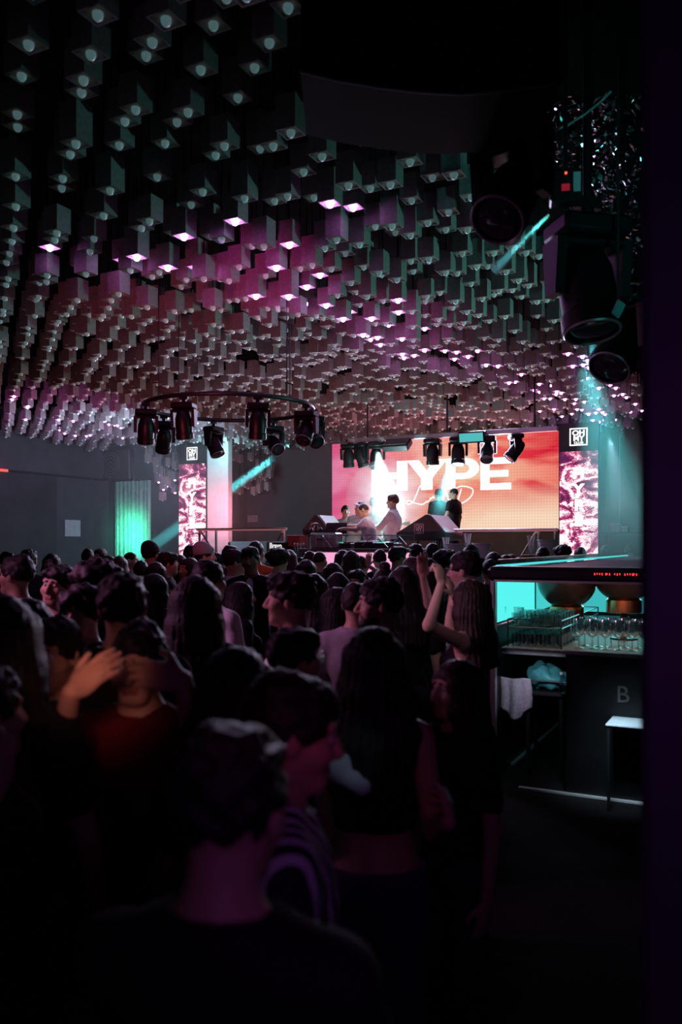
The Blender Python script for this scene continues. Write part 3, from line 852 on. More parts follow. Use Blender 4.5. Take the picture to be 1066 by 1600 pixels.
def screen_mat(w, h):
    """sunset cloud picture shown on the big display; object x 0..w, z 0..h"""
    m, nt, out = nmat('led_screen'); N = nt.nodes; K = nt.links.new
    tc = N.new('ShaderNodeTexCoord'); sx = N.new('ShaderNodeSeparateXYZ'); K(tc.outputs['Object'], sx.inputs[0])
    def rng(src, a, b):
        r = N.new('ShaderNodeMapRange'); r.inputs[1].default_value = a; r.inputs[2].default_value = b; K(src, r.inputs[0]); return r.outputs[0]
    X = rng(sx.outputs[0], 0, w); Z = rng(sx.outputs[2], 0, h)
    mp = N.new('ShaderNodeMapping'); mp.inputs['Scale'].default_value = (.55, 1, 1.3); mp.inputs['Rotation'].default_value = (0, -.35, 0); K(tc.outputs['Object'], mp.inputs['Vector'])
    n = N.new('ShaderNodeTexNoise'); n.inputs['Scale'].default_value = 1.0; n.inputs['Detail'].default_value = 5; n.inputs['Distortion'].default_value = .6; K(mp.outputs['Vector'], n.inputs['Vector'])
    cl = rng(n.outputs['Fac'], .42, .60)
    def mix(f, a, b):
        x = N.new('ShaderNodeMix'); x.data_type = 'RGBA'
        if isinstance(f, float): x.inputs['Factor'].default_value = f
        else: K(f, x.inputs['Factor'])
        for s, v in (('A', a), ('B', b)):
            s = x.inputs[6] if s == 'A' else x.inputs[7]
            if isinstance(v, tuple): s.default_value = (*v, 1)
            else: K(v, s)
        return x.outputs[2]
    # across: pink, coral orange, red
    r = N.new('ShaderNodeValToRGB'); K(X, r.inputs['Fac'])
    es = r.color_ramp.elements; es[0].position = 0; es[0].color = (.78, .10, .26, 1); es[1].position = 1; es[1].color = (.70, .006, .035, 1)
    for (p, c) in ((.22, (.86, .13, .25)), (.45, (.88, .20, .15)), (.68, (.88, .17, .12)), (.85, (.80, .04, .06))):
        e = es.new(p); e.color = (*c, 1)
    r2 = N.new('ShaderNodeValToRGB'); K(X, r2.inputs['Fac'])
    es = r2.color_ramp.elements; es[0].position = 0; es[0].color = (.86, .22, .42, 1); es[1].position = 1; es[1].color = (.92, .22, .16, 1)
    for (p, c) in ((.3, (.98, .42, .42)), (.6, (1.0, .66, .45))):
        e = es.new(p); e.color = (*c, 1)
    col = mix(cl, r.outputs['Color'], r2.outputs['Color'])
    lowr = N.new('ShaderNodeMath'); lowr.operation = 'MULTIPLY'      # pale cloud bank low at the right
    K(rng(Z, .5, .05), lowr.inputs[0]); K(rng(X, .35, .75), lowr.inputs[1])
    l2 = N.new('ShaderNodeMath'); l2.operation = 'MULTIPLY'; K(lowr.outputs[0], l2.inputs[0]); l2.inputs[1].default_value = 1.3; l2.use_clamp = True
    col = mix(l2.outputs[0], col, (1.0, .72, .52))
    # module dots of the display
    def dots(s):
        a = N.new('ShaderNodeMath'); a.operation = 'SINE'; b = N.new('ShaderNodeMath'); b.operation = 'MULTIPLY'; b.inputs[1].default_value = 2*pi/.075
        K(s, b.inputs[0]); K(b.outputs[0], a.inputs[0]); return a.outputs[0]
    dd = N.new('ShaderNodeMath'); dd.operation = 'MAXIMUM'; K(dots(sx.outputs[0]), dd.inputs[0]); K(dots(sx.outputs[2]), dd.inputs[1])
    st = N.new('ShaderNodeMapRange'); st.inputs[1].default_value = -.4; st.inputs[2].default_value = 1; st.inputs[3].default_value = 1.0; st.inputs[4].default_value = .86; K(dd.outputs[0], st.inputs[0])
    e = N.new('ShaderNodeEmission'); K(st.outputs[0], e.inputs['Strength']); K(col, e.inputs['Color']); K(e.outputs[0], out.inputs['Surface'])
    return m

# ---------------------------------------------------------------- stage decks
M_deck = mat('stage_deck', (.03, .03, .032), .5, var=.2)
ST0 = .90
uR_deck = -2.95
o = MB().box((-13.2, 11.3, 0), (uR_deck, VL-.8, ST0)).build('stage_platform', M_deck)
tag(o, 'low black stage platform carrying the disc jockey booth and railings', 'stage')
RZ = 1.38
uSL = PV(519, 0, 21.1).x; uSR = PV(873, 0, 21.1).x
o = MB().box((uSL-.4, 16.6, ST0), (uSR+.2, 19.7, RZ)).build('stage_riser', M_deck)
tag(o, 'raised rear deck of the stage in front of the big screen', 'stage riser')

# ---------------------------------------------------------------- big screen
VS = 21.1
zt = PV(873, 673, VS).z; zb = PV(873, 827, VS).z
sw, sh_ = uSR - uSL, zt - zb
scr = empty('led_screen', (uSL, VS, zb), 0, 'large glowing pink and orange screen with big white letters behind the stage', 'screen')
MB().box((0, 0, 0), (sw, .12, sh_)).build('display_panel', screen_mat(sw, sh_), scr)
fr = MB(); fr.box((-.05, .02, -.08), (sw+.05, .2, -.001)); fr.box((-.05, .02, sh_+.001), (sw+.05, .2, sh_+.05)); fr.box((-.06, .02, -.08), (-.001, .2, sh_)); fr.box((sw+.001, .02, -.08), (sw+.06, .2, sh_))
fr.build('screen_frame', M_blk, scr)
M_ltr = emat('letter_white', (1, .97, .96), 1.7)
def xs(px): return PV(px, 0, VS).x - uSL
def zs(py, px): return PV(px, py, VS).z - zb
# heavy block capitals H Y P E
z0, z1 = zs(768, 581), zs(722.5, 581); hh = z1 - z0
def letter(polys, nm):
    m = MB()
    for pl in polys: m.prism(pl, 1, -.006, -.001)
    o = m.build(nm, M_ltr, scr); o['label'] = 'white block letter'; return o
def bx(x0, x1, za, zb_): return [(x0, za), (x1, za), (x1, zb_), (x0, zb_)]
a, b = xs(581), xs(637); t = (b-a)*.29
letter([bx(a, a+t, z0, z1), bx(b-t, b, z0, z1), bx(a+t*.9, b-t*.9, z0+hh*.40, z0+hh*.62)], 'screen_letter')
a, b = xs(636), xs(699); mmid = (a+b)/2; t = (b-a)*.30
letter([[(a, z1), (a+t, z1), (mmid+t*.42, z0+hh*.40), (mmid-t*.48, z0+hh*.40)], [(b-t, z1), (b, z1), (mmid+t*.48, z0+hh*.40), (mmid-t*.42, z0+hh*.40)], bx(mmid-t*.48, mmid+t*.48, z0, z0+hh*.45)], 'screen_letter')
a, b = xs(697), xs(749); t = (b-a)*.29
ring = []
cx_, cz_, rx_, rz_ = a+(b-a)*.55, z0+hh*.66, (b-a)*.45, hh*.34
outr = [(a, z1)] + [(cx_ + rx_*cos(x), cz_ + rz_*sin(x)) for x in [pi/2 - pi*i/14 for i in range(15)]] + [(a, cz_-rz_)]
inr = [(a+t, z1-hh*.19)] + [(cx_ + (rx_-t)*cos(x), cz_ + (rz_-hh*.19)*sin(x)) for x in [pi/2 - pi*i/14 for i in range(15)]] + [(a+t, cz_-rz_+hh*.19)]
pq = [bx(a, a+t, z0, z1)]
for i in range(len(outr)-1): pq.append([outr[i], outr[i+1], inr[i+1], inr[i]])
letter(pq, 'screen_letter')
a, b = xs(751), xs(799); t = (b-a)*.30; z0e, z1e = zs(765, 775), zs(715, 775); he = z1e - z0e
letter([bx(a, a+t, z0e, z1e), bx(a, b, z1e-he*.2, z1e), bx(a, b-.07, z0e+he*.4, z0e+he*.6), bx(a, b, z0e, z0e+he*.2)], 'screen_letter')
# thin script word under it
def script(px0, py0, sc, strokes):
    m = MB()
    for st in strokes:
        pts = [(xs(px0 + sc*x), -.006, zs(py0 - sc*y, px0 + sc*x)) for (x, y) in st]
        # smooth
        q = []
        for i in range(len(pts)-1):
            p0, p1, p2, p3 = (Vector(pts[max(i-1,0)]), Vector(pts[i]), Vector(pts[i+1]), Vector(pts[min(i+2, len(pts)-1)]))
            for s in range(4):
                u = s/4; q.append(.5*((2*p1) + (p2-p0)*u + (2*p0-5*p1+4*p2-p3)*u*u + (3*p1-p0-3*p2+p3)*u**3))
        q.append(Vector(pts[-1])); m.tube(q, .017, 6)
    return m
LAND = [[(22,26),(24,30),(20,30),(15,18),(9,5),(2,1),(-2,4),(3,7),(12,3),(24,1),(31,6)],
        [(31,4),(44,16),(50,26),(51,14),(52,3)], [(36,11),(53,12)],
        [(55,3),(60,26),(67,6),(74,27)], [(86,26),(80,6),(78,3)], [(70,22),(86,30),(104,25),(100,12),(84,2),(70,6)]]
m = script(637, 789, .98, LAND); o = m.build('script_lettering', emat('script_white', (1, .92, .9), 1.3), scr); o['label'] = 'thin white script word'

# ---------------------------------------------------------------- display columns with the sign on top
M_mar = marble_mat(); M_sign = emat('sign_white', (1, .98, 1), 1.5)
def logo(parent, cx, cz, s, m, y=-.004):
    """square frame with two rows of capitals and a small third row"""
    f = MB(); t = s*.07; h = s/2
    f.box((cx-h, y, cz-h), (cx+h, y+.003, cz-h+t)); f.box((cx-h, y, cz+h-t), (cx+h, y+.003, cz+h)); f.box((cx-h, y, cz-h), (cx-h+t, y+.003, cz+h)); f.box((cx+h-t, y, cz-h), (cx+h, y+.003, cz+h))
    f.build('sign_frame', m, parent)
    for (tx, dz, sz, sx, bo) in (('OH', .21, .40, 1.15, .016), ('MY', -.10, .40, 1.08, .016), ('CLUB', -.345, .17, 1.25, .006)):
        text_obj(tx, s*sz, m, 'sign_letters', parent, (cx, y, cz + s*dz), bold=s*bo, ext=.002, sx=sx)
def led_column(pxl, pxr, ptop, pjoin, v, label, z0):
    A = PV(pxl, ptop, v); B = PV(pxr, ptop, v); wd = B.x - A.x; zj = PV((pxl+pxr)/2, pjoin, v).z
    zt = A.z
    e = empty('led_column', (A.x, v, z0), 0, label, 'led column')
    MB().box((0, 0, 0), (wd, .2, zt - z0)).build('housing', M_blk, e)
    o = MB().box((.02, -.012, .5), (wd-.02, -.001, zj-z0)).build('display_panel', M_mar, e)
    o['label'] = 'glowing pink marbled display'
    for k, (ch, f) in enumerate((('H', .76), ('Y', .615), ('P', .475), ('E', .335))):
        text_obj(ch, .34, M_sign, 'display_letter', e, (wd/2, -.016, (zj-z0)*f + .5*(1-f) + .10), bold=.020, ext=.002, sx=1.05)
    logo(e, wd*.5, zj - z0 + (zt - zj)*.5, min(.42, (zt-zj)*.62), M_sign, -.016)
    return e
led_column(279, 322.5, 694, 725, VLED, 'glowing pink marbled display column with a white square sign, left of the stage', ST0*0+0.9)
led_column(873.5, 936, 662, 705, 20.5, 'glowing pink marbled display column with a white square sign, right of the big screen', 0.9)
# dark plinths they stand on
for (pl, pr, v, nm) in ((278, 324, VLED, 'left'), (872, 938, 20.5, 'right')):
    A = PV(pl, 0, v); B = PV(pr, 0, v)
    o = MB().box((A.x-.05, v-.05, 0), (B.x+.05, v+.4, .9)).build('plinth', M_blk)
    tag(o, 'black plinth under the %s glowing display column' % nm, 'plinth')

# ---------------------------------------------------------------- railings
def railing(pxl, pxr, ytop, v, posts, label, braces):
    A = PV(pxl, ytop, v); B = PV(pxr, ytop, v); z = (A.z + B.z) / 2; zb_ = ST0
    e = empty('railing', (A.x, v, zb_), 0, label, 'railing'); L = B.x - A.x; h = z - zb_
    MB().tube([(0, 0, h), (L, 0, h)], .028, 10).build('handrail', M_steel, e, True)
    MB().tube([(0, 0, h*.12), (L, 0, h*.12)], .018, 8).build('lower_rail', M_steel, e, True)
    for p in posts:
        x = PV(p, 0, v).x - A.x; MB().tube([(x, 0, 0), (x, 0, h-.02)], .024, 8).build('post', M_steel, e, True)
    for (p, q) in braces:
        x0 = PV(p, 0, v).x - A.x; x1 = PV(q, 0, v).x - A.x
        MB().tube([(x0, .0, h-.03), (x1, .0, h*.12)], .017, 8).build('brace', M_steel, e, True)
    return e
railing(308, 448, 827, 13.6, (312, 338, 444), 'steel railing along the stage edge under the left display column', ((314, 366), (442, 396)))
railing(678, 872, 828.5, 14.2, (681, 842, 868), 'steel railing along the stage edge below the big screen', ((682, 742), (838, 782)))

# ---------------------------------------------------------------- booth
VB0 = 11.7
A = PV(471, 857, VB0); B = PV(657, 857, VB0); zt_ = A.z
bo = empty('dj_booth', (A.x, VB0, ST0), 0, 'long booth with glowing pink front panel and dark worktop on the stage', 'booth')
L = B.x - A.x; bh = zt_ - ST0
MB().box((-.03, -.05, bh-.05), (L+.03, .75, bh), bev=.008).build('worktop', mat('booth_top', (.10, .09, .10), .3), bo)
MB().box((.02, .03, 0), (L-.02, .7, bh-.051)).build('cabinet', M_blk, bo)
MB().box((.06, .012, .02), (L-.04, .029, bh-.06)).build('front_panel', emat('booth_pink', (1.0, .40, .66), 1.0), bo)
def bl(px, py, off=0.0):               # a point on the booth's front edge plane, in booth coordinates
    p = PV(px, py, VB0 + off); return (p.x - A.x, off, p.z - ST0)
rl_ = MB()
fr_ = empty('wire_rail', (A.x, VB0, zt_), 0, 'thin wire rail of triangles standing along the front of the pink booth', 'rail')
def w2(px, py): p = PV(px, py, VB0); return (p.x - A.x, -.02, p.z - zt_)
top = MB().tube([w2(481, 836), w2(650, 836.5)], .007, 6).build('top_bar', M_steel, fr_, True)
for (q0, q1) in (((481.5, 836), (481.5, 856)), ((495, 837), (495, 856)), ((505, 837), (519, 856)), ((507, 837), (507, 856)), ((585, 837), (567, 852)), ((590, 837), (607, 855)), ((625, 838), (615, 848)), ((625, 838), (636, 851)), ((648, 837), (650, 856))):
    MB().tube([w2(*q0), w2(*q1)], .006, 6).build('strut', M_steel, fr_, True)
# decks and mixer on the booth
def deck(px, label, w_=.32):
    p = PV(px, 857, VB0 + .38); e = empty('turntable', (p.x, VB0+.38, zt_), 0, label, 'deck')
    MB().box((-w_/2, -.17, 0), (w_/2, .17, .085), bev=.008).build('case', M_blk, e)
    MB().lathe([(.118, .085), (.118, .10), (.10, .103), (.03, .103), (.03, .106)], 28, Matrix.Translation((0, .03, 0))).build('platter', mat('platter', (.06, .06, .065), .25, metal=.6), e, True)
    m = MB(); m.box((-.1, .13, .085), (.1, .165, .10)); m.build('display', emat('deck_display', (.3, .7, 1), .8), e)
    for k in range(4): MB().lathe([(.014, .085), (.014, .098), (.010, .1)], 12, Matrix.Translation((-.12 + .04*k, -.13, 0))).build('button', emat('deck_led', (.2, 1, .7), .8), e)
deck(541, 'black turntable deck on the pink booth beside the silver case'); deck(607, 'black turntable deck on the pink booth, right of the mixer')
p = PV(576, 857, VB0+.38); e = empty('mixer', (p.x, VB0+.38, zt_), 0, 'black mixer with rows of knobs between the two turntable decks', 'mixer')
MB().box((-.16, -.19, 0), (.16, .19, .10), bev=.008).build('case', M_blk, e)
for k in range(12): MB().lathe([(.012, .10), (.012, .118), (.008, .12)], 10, Matrix.Translation((-.11 + .073*(k % 4), .12 - .07*(k//4), 0))).build('knob', M_steel, e, True)
for k in range(4): MB().box((-.12+.073*k, -.14, .10), (-.10+.073*k, -.10, .115)).build('fader', M_white, e)
# silver flight case and black headphones stand left on the booth
p = PV(511, 857, VB0+.2); e = empty('equipment_case', (p.x, VB0+.2, zt_), 0, 'small silver equipment case on the booth in front of the left wedge', 'case')
MB().box((-.24, -.13, 0), (.22, .13, .25), bev=.02).build('shell', mat('case_silver', (.45, .46, .5), .35, metal=.8, bump=.5, bscale=12), e)
MB().tube([(-.1, -.13, .14), (-.08, -.17, .14), (.06, -.17, .14), (.08, -.13, .14)], .01, 6).build('handle', M_blk, e, True)
p = PV(494, 857, VB0+.35); e = empty('headphones', (p.x, VB0+.35, zt_), 0, 'black headphones on a stand at the left of the booth', 'headphones')
MB().tube([(.09*cos(t), 0, .30+.10*sin(t)) for t in [pi*i/12 for i in range(13)]], .014, 8).build('headband', M_blk, e, True)
for s in (-1, 1): MB().ball((s*.085, 0, .28), (.03, .05, .06), 12, 8).build('ear_cup', M_blk, e, True)
MB().lathe([(.07, 0), (.07, .012), (.012, .02), (.012, .39), (.02, .4)], 14).build('stand', M_blk, e, True)
# laptop
p = PV(527, 850, VB0+.62); e = empty('laptop', (p.x, VB0+.62, zt_), 0.3, 'open dark laptop on a riser beside the booth performer', 'laptop')
MB().box((-.17, -.12, .20), (.17, .12, .22), bev=.004).build('keyboard_base', M_blk, e)
MB().box((-.17, -.125, .22), (.17, -.115, .40), Matrix.Rotation(-.2, 4, 'X')).build('lid', M_blk, e)
m = MB(); m.tube([(-.14, 0, 0), (-.14, 0, .2)], .01, 6); m.tube([(.14, 0, 0), (.14, 0, .2)], .01, 6); m.box((-.16, -.08, 0), (.16, .08, .01)); m.build('riser', M_steel, e)

# ---------------------------------------------------------------- wedge monitors
def wedge(pa, pl, pr, v, depth, label, zb_=ST0):
    """triangular end face (photo pixels apex, left foot, right foot) in the plane y=v, drawn back by depth"""
    a, l, r = (PV(*q, v) for q in (pa, pl, pr))
    e = empty('wedge_speaker', (l.x, v, l.z), 0, label, 'speaker')
    tri = [(0, 0), (r.x-l.x, r.z-l.z), (r.x-l.x+.02, r.z-l.z+.10), (a.x-l.x+.03, a.z-l.z), (a.x-l.x-.03, a.z-l.z), (-.02, .10)]
    MB().prism(tri, 1, 0, depth).build('cabinet', mat('wedge_grey', (.03, .03, .032), .45), e)
    # pale grille on the right slope
    s0 = Vector((tri[2][0], 0, tri[2][1])); s1 = Vector((tri[3][0], 0, tri[3][1])); n = Vector((s0.z-s1.z, 0, s1.x-s0.x)).normalized() * -1
    if n.x < 0: n = -n
    g = MB(); q = []
    for (t, yy) in ((.03, .03), (.97, .03), (.97, depth-.03), (.03, depth-.03)):
        b_ = s0.lerp(s1, t); q.append(Vector((b_.x, yy, b_.z)))
    g.add([p + n*.002 for p in q] + [p + n*.014 for p in q], [(0,1,2,3),(4,5,6,7),(0,1,5,4),(1,2,6,5),(2,3,7,6),(3,0,4,7)])
    g.build('grille', mat('wedge_grille', (.42, .42, .43), .5, var=.1, scale=60), e)
    logo(e, (r.x-l.x)*.47, (a.z-l.z)*.42, (a.z-l.z)*.42, mat('logo_grey', (.42, .42, .45), .5), -.006)
    f = MB()
    for (x, y) in ((.05, .06), (r.x-l.x-.05, .06), (.05, depth-.06), (r.x-l.x-.05, depth-.06)):
        f.box((x-.02, y-.02, zb_-l.z), (x+.02, y+.02, 0))
    f.box((0, .04, -.03), (r.x-l.x, depth-.04, 0)); f.build('stand', M_blk, e)
wedge((668, 804), (621, 842), (694, 842), 13.6, .95, 'black wedge speaker with a pale sloping grille, right of the booth performer')
wedge((494, 805), (474, 836), (512, 836), 13.0, .62, 'black wedge speaker with a pale sloping grille, at the left end of the booth')

# ---------------------------------------------------------------- bar boxes at the left of the booth
p0 = PV(424, 888, 12.6); p1 = PV(446, 846, 12.6)
e = empty('drinks_cooler', (p0.x, 12.6, ST0), 0, 'black drinks cooler with a white printed word beside the booth', 'cooler')
MB().box((0, 0, 0), (p1.x-p0.x, .4, p1.z-ST0), bev=.02).build('cabinet', M_blk, e)
c0 = PV(431, 853, 12.6)
text_obj('Bravo', .13, emat('cooler_white', (1, .95, .95), .8), 'lettering', e, (c0.x-p0.x, -.004, c0.z-ST0), bold=.004, ext=.002, sx=.8)
q = PV(431, 858.5, 12.6); MB().box((q.x-p0.x-.07, -.005, q.z-ST0-.014), (q.x-p0.x+.07, -.001, q.z-ST0+.014)).build('white_stripe', emat('cooler_white', (1, 1, 1), .8), e)
p0 = PV(448, 856, 12.7); p1 = PV(468, 836, 12.7)
e = empty('cardboard_box', (p0.x, 12.7, ST0), 0, 'red printed box on a side table between the railing and the booth', 'box')
hbx = p1.z - ST0
MB().box((0, 0, hbx-.2), (p1.x-p0.x, .3, hbx), bev=.006).build('carton', mat('carton_red', (.45, .10, .08), .6), e)
MB().box((.03, .05, 0), (p1.x-p0.x-.03, .25, hbx-.2)).build('stand', M_blk, e)
p0 = PV(459, 858, 11.9)
e = empty('serving_shelf', (p0.x, 11.85, ST0), 0, 'narrow black shelf holding clear bottles left of the booth', 'shelf')
zs_ = PV(466, 871, 11.9).z - ST0
MB().box((-.03, 0, 0), (.16, .25, zs_), bev=.01).build('cabinet', M_blk, e)
M_gl = glassmat('clear_glass', (.93, .97, .97)); M_gb = glassmat('bottle_glass', (.80, .90, .95), .2)
for k in range(6):
    b_ = MB().lathe([(.022, 0), (.024, .01), (.024, .13), (.010, .17), (.010, .22)], 14).build('bottle', M_gb, None, True, (p0.x + .0 + .062*(k % 3), 11.92 + .09*(k//3), ST0+zs_), 0)
    c = MB().lathe([(.012, .21), (.012, .235)], 10).build('bottle_cap', M_white, b_)
    tag(b_, ('small clear bottle in the %s row on the shelf left of the booth, %s' % (('front', 'back')[k//3], ('leftmost', 'middle', 'rightmost')[k % 3])), 'bottle', 'clear bottles on the serving shelf')
# ice buckets and straw cups by the right railing, each on a small table
def straw_cup(px, py, v, label):
    p = PV(px, py, v); z = p.z
    t = empty('side_table', (p.x, v, ST0), 0, 'slim post table under the ' + label.replace('of the right', 'of right'), 'table')
    MB().lathe([(.12, 0), (.12, .02), (.02, .03), (.02, z-ST0-.03), (.16, z-ST0-.025), (.16, z-ST0)], 20).build('pedestal', M_blk, t, True)
    e = empty('straw_cup', (p.x, v, z), 0, label, 'cup')
    MB().lathe([(.04, .0), (.05, .15), (.047, .15), (.037, .01)], 18).build('cup', M_gl, e, True)
    for k in range(7):
        a = 2*pi*k/7
        MB().tube([(.015*cos(a), .015*sin(a), .02), (.06*cos(a), .05*sin(a), .30)], .006, 6).build('straw', M_white, e, True)
straw_cup(697, 868, 13.2, 'cup of white straws at the left end of the right railing')
straw_cup(731, 862, 13.4, 'cup of white straws below the middle of the right railing')
straw_cup(830, 867, 13.0, 'glass of white straws beside the right railing post')
def bucket(px, py, v, label):
    p = PV(px, py, v)
    t = empty('side_table', (p.x, v, ST0), 0, 'post table under the ' + label.replace(' lit teal', ''), 'table')
    MB().lathe([(.16, 0), (.16, .02), (.03, .03), (.03, p.z-ST0-.03), (.2, p.z-ST0-.025), (.2, p.z-ST0)], 20).build('pedestal', M_blk, t, True)
    e = MB().lathe([(.10, 0), (.15, .22), (.165, .23), (.165, .245), (.145, .24), (.095, .012), (.0, .012)], 28, cap=False).build('ice_bucket', mat('bucket_white', (.7, .72, .74), .3), None, True, (p.x, v, p.z))
    tag(e, label, 'bucket')
bucket(711, 873, 13.0, 'white ice bucket lit teal at the left of the right railing')
bucket(753, 872, 13.3, 'white ice bucket under the middle of the right railing')
bucket(856, 868, 13.2, 'pale ice bucket between the right railing posts')

# ---------------------------------------------------------------- moving head lights
M_fix = mat('fixture_black', (.006, .006, .0065), .42, spec=.28)
def mesh_of(mb, nm, m, smooth=True): return mb.mesh(nm, m, smooth)
k_ = MB(); k_.box((-.16, -.12, -.09), (.16, .12, 0), bev=.02); k_.tube([(0, 0, 0), (0, 0, .06)], .03, 10); k_.box((-.06, -.02, .05), (.06, .02, .10)); ME_BASE = k_.mesh('base', M_fix, True)
k_ = MB()
for s in (-1, 1): k_.prism([(-.05, -.34), (.05, -.34), (.075, -.10), (-.075, -.10)], 0, s*.155 - .022, s*.155 + .022)
k_.box((-.17, -.07, -.13), (.17, .07, -.09), bev=.015); ME_YOKE = k_.mesh('yoke', M_fix, True)
k_ = MB(); k_.lathe([(.055, .20), (.085, .17), (.115, .08), (.122, -.02), (.118, -.12), (.128, -.13), (.128, -.20), (.112, -.205), (.105, -.19)], 26); ME_HEAD = k_.mesh('head', M_fix, True)
k_ = MB(); k_.lathe([(.104, -.192), (.09, -.200), (.05, -.206), (.01, -.207)], 24); ME_LENS = {}
for nm, mm in (('dark', mat('lens_dark', (.03, .035, .04), .08, spec=.9)), ('teal', emat('lens_teal', (.15, .95, 1.0), 6.0)), ('white', emat('lens_white', (.8, 1, 1), 20.0))): ME_LENS[nm] = k_.mesh('lens', mm, True)
k_ = MB(); k_.tube([(.118*cos(t), .118*sin(t), -.205) for t in [2*pi*i/26 for i in range(26)]], .007, 6, closed=True); ME_RIM = k_.mesh('lens_rim', mat('rim_grey', (.5, .52, .54), .3, metal=.7), True)
def moving_head(loc, pan, tilt, label, sc=1.0, lens='dark', group=None, hang=0.0, upto=None):
    e = empty('moving_head_light', loc, radians(pan), label, 'stage light', group); e.scale = (sc,)*3
    def ch(me, nm, par):
        o = bpy.data.objects.new(nm, me); COL.objects.link(o); o.parent = par; return o
    ch(ME_BASE, 'base', e); ch(ME_YOKE, 'yoke', e)
    h = ch(ME_HEAD, 'head', e); h.location = (0, 0, -.30); h.rotation_euler = (radians(tilt), 0, 0)
    ch(ME_LENS[lens], 'lens', h); ch(ME_RIM, 'lens_rim', h)
    if upto: MB().tube([(0, 0, .05), (0, 0, (upto - loc[2]) / sc)], .02, 8).build('hanging_pole', M_fix, e, True)
    return e
def aim(loc, target):                  # pan/tilt that points the lens (local -z of the head) at target
    d = Vector(target) - Vector(loc)
    pan = math.degrees(atan2(d.x, -d.y)); tilt = -math.degrees(atan2(sqrt(d.x**2 + d.y**2), -d.z))
    return pan, tilt
# ring truss over the dance floor
RD = 10.0; rc = P(358, 638, RD); rr = 131 / FPX * RD
e = empty('ring_truss', rc, 0, 'black circular lighting truss hanging over the dance floor', 'truss')
for dz, rad in ((0, .025), ):
    MB().tube([(rr*cos(t), rr*sin(t), 0) for t in [2*pi*i/64 for i in range(64)]], .026, 10, closed=True).build('hoop', M_blk, e, True)
for k in range(4):
    t = pi/4 + k*pi/2 + .5
    MB().tube([(rr*cos(t), rr*sin(t), .02), (rr*cos(t), rr*sin(t), ZC - rc.z)], .006, 6).build('suspension_cable', M_blk, e, True)
ring_spec = [(228, 'leftmost on the ring truss, lens towards the floor', 195, -20, 'lens'), (256, 'second from left on the ring truss, tilted away', 200, -35, ''), (287, 'third from left on the ring truss', 170, -15, ''),
             (334, 'low on the ring truss by the left display column', 60, -28, ''), (403, 'near side of the ring truss right of its middle, tipped away', 190, -12, ''), (428, 'far side of the ring truss with a visible round lens', 30, -55, ''),
             (479, 'on the right rim of the ring truss, upper of the pair', -20, -40, ''), (489, 'on the right rim of the ring truss, lower of the pair', 25, -48, '')]
back = {256: True, 287: False, 403: False, 228: False, 334: True, 428: True, 479: False, 489: True}
for (px, nm, pan, tilt, _) in ring_spec:
    cand = [rc + RGT*rr*cos(t) + FWD*rr*sin(t) for t in [2*pi*i/720 for i in range(720)]]
    cand = [c for c in cand if ((c - rc).dot(FWD) >= 0) == back[px]]
    pos = min(cand, key=lambda c: abs(proj(c)[0] - px))
    moving_head((pos.x, pos.y, rc.z - .09), pan + math.degrees(TH), tilt, 'black moving head light ' + nm, .76, 'dark', 'moving heads on the ring truss')
# straight truss over the stage front
VT = 15.6
A = PV(545, 689, VT); B = PV(872, 673, VT); ztr = (A.z + B.z)/2 + .02
e = empty('stage_truss', (A.x, VT, ztr), 0, 'pale straight lighting bar hanging in front of the big screen', 'truss')
M_alu = mat('truss_alu', (.5, .52, .53), .4, metal=.6)
LT = B.x - A.x
MB().box((0, -.06, -.045), (LT, .06, .045), bev=.01).build('bar', M_alu, e)
for t in (.1, .5, .9): MB().tube([(LT*t, 0, .04), (LT*t, 0, ZC - ztr)], .02, 8).build('suspension_pole', M_blk, e, True)
fx_spec = [(540, 188, -8, .95, 'dark', 'leftmost under the stage bar'), (560, 150, -20, .95, 'dark', 'second from left under the stage bar, half hidden'), (583, 20, -18, 1.05, 'dark', 'third under the stage bar, aimed down at the booth'),
           (672, 185, -4, 1.0, 'dark', 'hanging straight down in the middle of the stage bar'), (712, 20, -12, 1.05, 'white', 'under the stage bar with a bright cyan lens'),
           (758, 10, -35, 1.0, 'dark', 'beside the teal light panel under the stage bar'), (803, -60, -38, 1.0, 'dark', 'rightmost under the stage bar')]
for (px, pan, tilt, sc, ln, nm) in fx_spec:
    p = PV(px, 0, VT - .15)
    moving_head((p.x, VT - .0, ztr - .06), pan, tilt, 'black moving head light ' + nm, sc, ln, 'moving heads on the stage bar')
# strobe and lit panel
def strobe(px, py, label, m, w_, h_, tilt):
    p = PV(px, py, VT); e = empty('strobe_panel', (p.x, VT-.02, ztr-.05), 0, label, 'stage light')
    M4 = Matrix.Translation((0, -.16, p.z-ztr+.05)) @ Matrix.Rotation(radians(tilt), 4, 'X')
    MB().box((-w_/2, 0, -h_/2), (w_/2, .14, h_/2), M4, .02).build('housing', M_blk, e)
    MB().box((-w_/2+.03, -.012, -h_/2+.03), (w_/2-.03, -.001, h_/2-.03), M4).build('light_face', m, e)
    for s in (-1, 1): MB().box((s*(w_/2+.012)-.008, -.14, p.z-ztr+.05), (s*(w_/2+.012)+.008, -.08, -.0)).build('bracket', M_blk, e)
strobe(625, 692, 'black strobe light box hanging from the stage bar, left of its middle', mat('strobe_glass', (.2, .2, .22), .2), .55, .30, -55)
strobe(741, 685, 'teal glowing flat light panel under the stage bar', emat('panel_teal', (.10, .55, .56), .9), .52, .22, 12)
